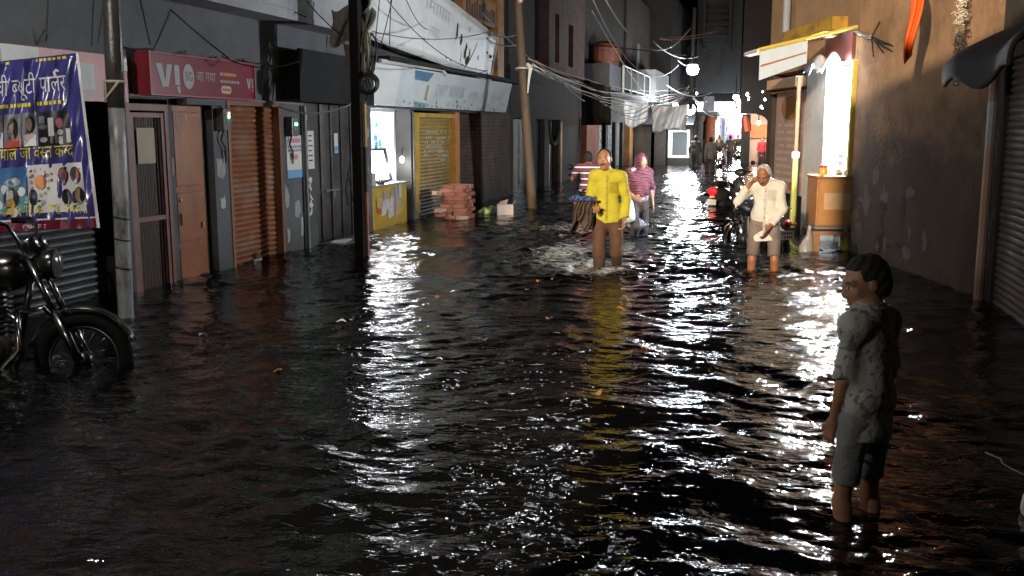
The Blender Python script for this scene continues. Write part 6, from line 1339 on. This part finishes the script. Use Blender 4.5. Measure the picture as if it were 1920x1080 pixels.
# ================================================================== MOTORBIKES
M_chrome = mat("chrome_trim", (.28, .28, .29), .2, .06, metal=1); M_rub = mat("tyre_rubber", (.006, .006, .006), .9, .3, 30, spec=.1); M_paintk = mat("black_bike_paint", (.009, .009, .009), .22, .1, spec=.7); M_eng = mat("engine_alloy", (.075, .075, .075), .35, .3, 12, metal=.8); M_seat = mat("black_seat", (.02, .02, .02), .5, .3, 30)
M_redl = emit("tail_red", (.9, .04, .02), .7); M_platew = mat("plate_white", (.75, .75, .72), .5, .08)
def wheel(root, name, c, Rr=.30, rt_=.045):
    q = MB(); q.torus(c, (0, 1, 0), Rr-rt_, rt_, 32, 10); o = q.build(name, M_rub, root, smooth=True)
    q = MB(); q.torus(c, (0, 1, 0), Rr-rt_*2.1, .014, 28, 8); q.lathe([(.0, -.05), (.05, -.045), (.05, .045), (0, .05)], frameM(c, (1, 0, 0), (0, 0, 1), (0, -1, 0)), 14)
    for k in range(16):
        a = 2*math.pi*k/16; c2 = Vector(c); q.tube([c2 + Vector((.045*math.cos(a+.3), .03*(-1)**k, .045*math.sin(a+.3))), c2 + Vector(((Rr-.09)*math.cos(a), 0, (Rr-.09)*math.sin(a)))], .0035, 5)
    q.build("rim", mat("dark_rim", (.10, .10, .10), .3, .2, metal=1), o, smooth=True); return o
def arc_guard(root, c, R0, a0, a1, wdt, m, name):
    q = MB(); q.grid(lambda u, v: (c[0] + (R0-.012*(2*v-1)**2)*math.cos(a0+(a1-a0)*u), c[1]+wdt*(v-.5), c[2] + (R0-.012*(2*v-1)**2)*math.sin(a0+(a1-a0)*u)), 20, 6); return q.build(name, m, root, smooth=True, solid=.004)
def motorcycle(name, label, loc, heading, group=None, lamp=False, tail=True, steer=0.0):
    t = empty(name, loc, heading, label, "motorcycle", group)
    FA, RA = (.68, 0, .30), (-.66, 0, .30)
    wheel(t, "front_wheel", FA); wheel(t, "rear_wheel", RA, .30, .055)
    arc_guard(t, FA, .335, R(20), R(165), .11, M_paintk, "front_mudguard"); arc_guard(t, RA, .345, R(15), R(190), .13, M_paintk, "rear_mudguard")
    q = MB()
    for y in (.085, -.085): q.tube([(.40, y, .93), (.545, y, .60)], .02, 10); q.tube([(.545, y, .60), (.68, y, .30)], .028, 10)
    q.tube([(.41, -.1, .90), (.41, .1, .90)], .018, 8); q.tube([(.45, -.1, .82), (.45, .1, .82)], .018, 8); q.build("fork", M_chrome, t, smooth=True)
    q = MB(); hb = [(.16, .36, 1.17), (.24, .33, 1.17), (.34, .22, 1.14), (.39, .10, .97), (.39, -.10, .97), (.34, -.22, 1.14), (.24, -.33, 1.17), (.16, -.36, 1.17)]; q.tube(hb, .013, 8); hbo = q.build("handlebar", M_chrome, t, smooth=True)
    for sgn in (1, -1):
        q = MB(); q.tube([(.26, .325*sgn, 1.17), (.14, .375*sgn, 1.175)], .02, 10); q.build("grip", M_rub, hbo, smooth=True)
        q = MB(); q.tube([(.29, .30*sgn, 1.18), (.27, .33*sgn, 1.19), (.16, .40*sgn, 1.17)], .008, 6); q.build("lever", M_chrome, hbo)
        q = MB(); q.tube([(.30, .27*sgn, 1.16), (.28, .34*sgn, 1.29)], .007, 6); q.lathe([(0, .01), (.05, .008), (.055, -.006), (0, -.01)], frameM((.275, .37*sgn, 1.32), (0, 1, 0), (0, 0, 1), (1, 0, 0)), 16); q.build("mirror", M_blk, hbo, smooth=True)
    q = MB(); q.lathe([(0, -.10), (.06, -.09), (.088, -.03), (.095, .03), (.088, .04)], frameM((.50, 0, .90), (0, 1, 0), (0, 0, 1), (1, 0, 0)), 20); hl = q.build("headlight", M_paintk, t, smooth=True)
    q = MB(); q.lathe([(.09, .035), (.06, .055), (0, .062)], frameM((.50, 0, .90), (0, 1, 0), (0, 0, 1), (1, 0, 0)), 20); q.build("lens", emit("headlamp_glow", (1, .86, .62), 5) if lamp else mat("lens_glass", (.10, .10, .11), .08, .05), hl, smooth=True)
    for y in (.065, -.065):
        q = MB(); q.lathe([(0, -.06), (.045, -.055), (.052, .0), (.055, .012), (.047, .014)], frameM((.40, y, 1.03), (0, 1, 0), (.8, 0, .6), (-.6, 0, .8)), 18); dl = q.build("dial_case", M_chrome, t, smooth=True)
        q = MB(); q.lathe([(.047, .010), (0, .011)], frameM((.40, y, 1.03), (0, 1, 0), (.8, 0, .6), (-.6, 0, .8)), 18); q.build("dial", mat("dial_face", (.45, .5, .58), .12, .1), dl)
    V, Fc = sdf_mesh([ell((.16, 0, .86), (.235, .145, .135), .05), ell((-.03, 0, .83), (.17, .11, .10), .08), ell((.28, 0, .87), (.10, .11, .10), .05)], .013); tk = np_obj("tank", V, Fc, M_paintk, t)
    q = MB(); q.lathe([(.035, 0), (.035, .015), (.02, .022), (0, .022)], Matrix.Translation((.15, 0, .99)), 14); q.build("fuel_cap", M_chrome, tk, smooth=True)
    V, Fc = sdf_mesh([cap((-.14, 0, .80), (-.62, 0, .84), .10, .11, .03), ell((-.35, 0, .86), (.32, .14, .06), .05), ell((-.6, 0, .88), (.16, .13, .055), .05)], .014, cut=lambda X, Y, Z: .775-Z); np_obj("seat", V, Fc, M_seat, t)
    q = MB()
    for a, b, r in (((.40, 0, .88), (.30, 0, .42), .022), ((.40, 0, .92), (-.10, 0, .80), .02), ((.30, 0, .42), (-.25, 0, .26), .02)): q.tube([a, b], r, 8)
    for y in (.09, -.09): q.tube([(-.10, y*.6, .80), (-.72, y, .78)], .015, 8); q.tube([(-.2, y*.7, .74), (-.25, y, .30)], .016, 8); q.tube([(-.25, y, .30), RA and (-.66, y, .30)], .018, 8)
    q.build("frame", M_paintk, t, smooth=True)
    for y in (.12, -.12): q = MB(); q.tube([(-.5, y, .76), (-.64, y, .36)], .018, 8); [q.torus(Vector((-.5, y, .76)).lerp(Vector((-.64, y, .36)), .15+.1*k), (-.33, 0, -.94), .028, .008, 12, 6) for k in range(7)]; q.build("shock_absorber", M_chrome, t, smooth=True)
    q = MB(); q.box((.06, -.09, .30), (.26, .09, .46)); q.lathe([(0, -.15), (.10, -.14), (.125, -.09), (.125, .09), (.10, .14), (0, .15)], frameM((-.06, 0, .37), (1, 0, 0), (0, 0, 1), (0, -1, 0)), 20); q.lathe([(0, -.14), (.07, -.13), (.085, -.08), (.085, .08), (.07, .13), (0, .14)], frameM((.17, 0, .38), (1, 0, 0), (0, 0, 1), (0, -1, 0)), 18)
    for k in range(8): q.lathe([(.06, -.007), (.095, -.006), (.095, .006), (.06, .007)], Matrix.Translation((.17, 0, .49+.03*k)) , 16)
    q.lathe([(.06, .46), (.062, .72), (.05, .74), (0, .74)], Matrix.Translation((.17, 0, 0)), 14); q.build("engine", M_eng, t, smooth=True)
    q = MB(); q.tube([(.24, -.08, .62), (.33, -.10, .56), (.34, -.12, .38), (.22, -.15, .24), (-.1, -.16, .21), (-.3, -.165, .22)], .021, 10); q.tube([(-.28, -.165, .22), (-.34, -.17, .225), (-.9, -.19, .27), (-.98, -.19, .28)], [.022, .045, .05, .03], 12); q.build("exhaust", M_chrome, t, smooth=True)
    for y in (.14, -.14): q = MB(); q.add([(-.16, y, .72), (-.44, y, .74), (-.46, y, .50), (-.30, y, .44), (-.18, y, .50)], [(0, 1, 2, 3, 4)]); q.build("side_panel", M_paintk, t, solid=.02, bevel=.006)
    q = MB(); pth = [(.36, -.02, .60), (.37, -.20, .62), (.40, -.27, .55), (.42, -.27, .38), (.36, -.20, .30), (.30, -.05, .30)]; q.tube(pth, .013, 8); q.tube([(x, -y, z) for x, y, z in pth], .013, 8); q.build("crash_guard", M_chrome, t, smooth=True)
    q = MB(); q.tube([(.02, -.24, .30), (.02, .24, .30)], .014, 8)
    for y in (.21, -.21): q.box((-.02, y-.05, .31), (.06, y+.05, .335))
    q.build("footrest", M_blk, t)
    q = MB(); q.lathe([(.055, -.02), (.06, .02), (.045, .045), (0, .05)], frameM((-.985, 0, .72), (0, 1, 0), (0, 0, 1), (-1, 0, 0)), 16); q.build("tail_light", M_redl if tail else mat("dark_red_lens", (.2, .01, .01), .2, .1), t, smooth=True)
    q = MB(); q.box((-.99, -.11, .50), (-.975, .11, .62)); pl = q.build("number_plate", M_platew, t)
    q = MB()
    for r_, n_ in ((.585, 5), (.53, 4)):
        for k in range(n_): q.box((-.9925, -.085+k*.035, r_-.017), (-.9905, -.065+k*.035, r_+.017))
    q.build("plate_marks", M_blk, pl)
    for y in (.16, -.16):
        q = MB(); q.tube([(-.86, y*.5, .70), (-.88, y, .70)], .008, 6); q.lathe([(0, -.03), (.028, -.02), (.03, .02), (0, .035)], frameM((-.88, y*1.12, .70), (0, 1, 0), (0, 0, 1), (-1, 0, 0)), 12); q.build("indicator", mat("amber_lens", (.5, .2, .02), .2, .1), t, smooth=True)
    q = MB(); q.tube([(-.5, .13, .84), (-.8, .12, .92), (-.93, .08, .93), (-.93, -.08, .93), (-.8, -.12, .92), (-.5, -.13, .84)], .012, 8); q.build("grab_rail", M_chrome, t, smooth=True)
    return t
# foreground bike at the left edge (front wheel to the right)
mc = motorcycle("motorcycle", "black motorcycle with chrome exhaust parked at the left edge below the banner", (-5.52, 5.62, -.33), R(18), tail=False)
mc.scale = (1.18,)*3; mc.rotation_euler = (R(-6), 0, R(20))
def bike_copy(src, label, loc, heading, group=None, sc_=1.0):
    c = copy_tree(src); c.location = loc; c.rotation_euler = (0, 0, heading); c.scale = (sc_,)*3; c["label"] = label
    if group: c["group"] = group
    return c
def set_child_mat(root, nm, m):
    for ch in root.children:
        for o in [ch] + list(ch.children):
            if o.name.split('.')[0] == nm: o.data = o.data.copy(); o.data.materials[0] = m
b2_ = bike_copy(mc, "dark motorcycle ridden away by the man in the striped shirt", (-3.26, 18.45, GZ-.02), R(97)); set_child_mat(b2_, "tail_light", M_redl)
b3_ = bike_copy(mc, "dark motorcycle parked behind the old man in the white shirt", (-.12, 15.0, GZ), R(118))
for (loc, hd, lb) in (((-1.95, 43.6, GZ), R(-82), "distant motorcycle with a glaring headlight, the nearer one"), ((-1.5, 57.4, GZ), R(-84), "distant motorcycle with a glaring headlight, the farther one")):
    b = bike_copy(mc, lb, loc, hd, "distant motorcycles with headlights on"); set_child_mat(b, "lens", emit("headlamp_glow", (1, .86, .62), 5))
    b.location.z += .0
    fd = Vector((math.cos(hd), math.sin(hd), 0)); point("headlight_beam", Vector(loc) + fd*.70 + Vector((0, 0, .92)), 26, (1, .84, .6), .06)
# scooter with red tail light
def scooter(label, loc, heading):
    t = empty("scooter", loc, heading, label, "scooter")
    wheel(t, "front_wheel", (.60, 0, .24), .24, .05); wheel(t, "rear_wheel", (-.58, 0, .24), .24, .055)
    M_sb = mat("dark_grey_scooter_paint", (.05, .052, .055), .2, .1, spec=.7)
    V, Fc = sdf_mesh([ell((-.5, 0, .55), (.36, .17, .17), .06), ell((-.72, 0, .62), (.22, .12, .12), .06), cap((-.2, 0, .36), (-.5, 0, .38), .13, .12, .06)], .014); np_obj("rear_body", V, Fc, M_sb, t)
    V, Fc = sdf_mesh([cap((.12, -.1, .30), (-.25, -.1, .30), .05, None, .03), cap((.12, .1, .30), (-.25, .1, .30), .05, None, .03), cap((.2, 0, .30), (.42, 0, .85), .10, .08, .06), ell((.36, 0, .62), (.07, .2, .26), .05)], .014); np_obj("front_apron", V, Fc, M_sb, t)
    V, Fc = sdf_mesh([ell((-.32, 0, .78), (.3, .14, .07), .04), ell((-.62, 0, .82), (.22, .12, .06), .04)], .014); np_obj("seat", V, Fc, M_seat, t)
    q = MB(); q.tube([(.40, 0, .85), (.46, 0, 1.0)], .03, 8); q.tube([(.28, .36, 1.05), (.38, .2, 1.05), (.45, 0, 1.02), (.38, -.2, 1.05), (.28, -.36, 1.05)], .018, 8); hbo = q.build("handlebar", M_blk, t, smooth=True)
    V, Fc = sdf_mesh([ell((.46, 0, 1.02), (.10, .14, .09), .04)], .014); np_obj("headlight_cowl", V, Fc, M_sb, t)
    for sgn in (1, -1):
        q = MB(); q.tube([(.36, .25*sgn, 1.06), (.34, .33*sgn, 1.22)], .007, 6); q.lathe([(0, .01), (.05, .008), (.055, -.006), (0, -.01)], frameM((.34, .36*sgn, 1.25), (0, 1, 0), (0, 0, 1), (1, 0, 0)), 14); q.build("mirror", M_blk, hbo, smooth=True)
    q = MB(); q.tube([(.42, 0, .5), (.60, .06, .24)], .022, 8); q.build("fork", M_blk, t)
    V, Fc = sdf_mesh([ell((-.90, .0, .66), (.06, .115, .085), .02)], .012); np_obj("tail_light", V, Fc, emit("tail_red_wide", (.8, .015, .03), .16), t)
    V, Fc = sdf_mesh([ell((-.90, .0, .54), (.04, .06, .025), .02)], .012); np_obj("brake_light", V, Fc, emit("tail_red_bright", (1, .10, .05), .8), t)
    q = MB(); q.box((-.93, -.11, .36), (-.915, .11, .48)); q.build("number_plate", M_platew, t)
    q = MB(); q.tube([(-.3, -.14, .22), (-.55, -.19, .24), (-.85, -.2, .30)], [.02, .045, .045], 10); q.build("exhaust", M_eng, t, smooth=True)
    return t
scooter("dark scooter with a large red tail light parked mid street", (-.72, 22.6, GZ+.02), R(66))

# --- leaves and scraps drifting on the water
for i, (px, py, c_) in enumerate(((1165, 582, 0), (1172, 560, 0), (1030, 600, 1), (905, 640, 1), (1208, 655, 0), (640, 606, 2), (380, 632, 2), (520, 700, 1), (1120, 742, 1), (1010, 530, 0), (1260, 540, 2), (820, 560, 1))):
    p = ATZ(px, py); q = MB(); q.grid(lambda u, v: ((u-.5)*.09, (v-.5)*.05*math.sin(math.pi*min(.95, max(.05, u))), .012*math.sin(5*u+i)), 8, 4)
    o = q.build("floating_scrap", [mat("orange_petal", (.6, .22, .03), .6, .2), mat("brown_leaf", (.16, .09, .04), .6, .2), mat("pale_scrap", (.5, .5, .48), .5, .2)][c_], smooth=True, solid=.002); o.location = (p.x, p.y, .022); o.rotation_euler = (.05, .08, i*1.3)
    tag(o, ["small orange petal floating on the dark water", "small brown leaf floating on the dark water", "small pale scrap floating on the dark water"][c_], "floating scrap", "scraps floating on the flood water")
# --- riders and far pedestrians
M_navy = stripe_mat("striped_polo", (.02, .025, .05), [(0, (.25, .03, .04)), (.30, (.02, .025, .06)), (.52, (.60, .60, .60)), (.80, (.02, .025, .06))], (0, 0, 1.0), 9.2, 0)
def seated(label, bike_loc, hd, shirt, vs, H=1.7, group=None, zoff=0.0, back=.0, **kw):
    fx, fy = math.cos(hd), math.sin(hd)
    loc = (bike_loc[0]-fx*(.18+back), bike_loc[1]-fy*(.18+back), bike_loc[2] + .0 + zoff)
    return person(label, loc, (fx, fy), dict(pelvis=(0, 0, .90), chest=(0, -.03, 1.20), neck=(0, -.05, 1.40), head=(0, -.08, 1.55), ls=(.185, -.03, 1.365), rs=(-.185, -.03, 1.365),
        le=(.30, -.16, 1.16), re=(-.30, -.16, 1.16), lw=(.33, -.40, 1.13), rw=(-.33, -.40, 1.13), lhd=(-.1, -1, 0), rhd=(.1, -1, 0), lpn=(0, 0, -1), rpn=(0, 0, -1), lth=(-1, 0, 0), rth=(1, 0, 0),
        lh=(.10, -.02, .88), rh=(-.10, -.02, .88), lk=(.21, -.36, .76), rk=(-.21, -.36, .76), la=(.22, -.20, .38), ra=(-.22, -.20, .38), lf=(.23, -.36, .34), rf=(-.23, -.36, .34), curl=1.2), H=H, vs=vs, shirt=shirt, trousers=cloth("dark_jeans", (.03, .03, .04)), hair=M_hairb, hem=.86, group=group, **kw)
rd, _, _ = seated("man seen from behind in a navy polo with red and white stripes on a motorcycle", (-3.26, 18.45, GZ-.02), R(97), M_navy, .0105, 1.70, sleeve=.40, loose=.01, zoff=-.04)
o_ = [c for c in rd.children if c.name.startswith("shirt")][0]
M_dkc = [cloth("dark_cloth_a", (.035, .033, .032)), cloth("dark_cloth_b", (.06, .045, .04)), cloth("dark_cloth_c", (.03, .04, .05)), cloth("dull_cloth_d", (.13, .12, .11))]
seated("rider in dark clothes behind the nearer glaring headlight", (-1.95, 43.6, GZ), R(-82), M_dkc[1], .018, 1.7)
seated("rider in dark clothes behind the farther glaring headlight", (-1.5, 57.4, GZ), R(-84), M_dkc[0], .02, 1.7)
walk = dict(lk=(.10, -.14, .50), la=(.10, -.06, .12), lf=(.11, -.2, .06), rk=(-.09, .02, .48), ra=(-.09, .2, .13), rf=(-.1, .1, .04), le=(.23, .1, 1.12), lw=(.22, .1, .88), re=(-.23, -.04, 1.12), rw=(-.22, -.16, .9))
stand = dict()
for i, (px, py, fc, H_, m_, ps_, lb) in enumerate((
        (1303, 312, (.3, 1), 1.72, 0, walk, "dark pedestrian wading away near the round pillars"),
        (1246, 306, (1, -.2), 1.62, 0, stand, "shadowy pedestrian standing in front of the white framed window"),
        (1224, 306, (.6, -.5), 1.66, 2, stand, "shadowy pedestrian standing left of the white framed window"),
        (1331, 322, (-.3, 1), 1.70, 3, walk, "pedestrian in dull clothes walking away left of the headlights"),
        (1368, 304, (.2, 1), 1.70, 1, walk, "dark pedestrian between the two glaring headlights"),
        (1322, 299, (0, 1), 1.66, 2, stand, "small distant pedestrian in front of the market, left one"),
        (1348, 296, (.3, -1), 1.66, 0, walk, "small distant pedestrian in front of the market, middle one"),
        (1396, 294, (0, -1), 1.68, 1, stand, "small distant pedestrian right of the farther headlight"))):
    p = ATZ(px, py); person(lb, (p.x, p.y, GZ), fc, ps_, H=H_, vs=.02, shirt=M_dkc[m_], sleeve=.9, hem=.84, trousers=M_dkc[0], hair=M_hairb, collar=False, skin=(.2, .12, .08))
p = ATZ(1424, 288); person("person in a red top by the arched gateway on the far right", (-.15, 49.5, GZ), (0, -1), stand, H=1.6, vs=.02, shirt=cloth("red_top", (.5, .03, .05)), sleeve=.6, hem=.7, trousers=M_dkc[0], hair=M_hairb, collar=False)
for o in bpy.data.objects:
    if "_s" in o.keys(): del o["_s"]
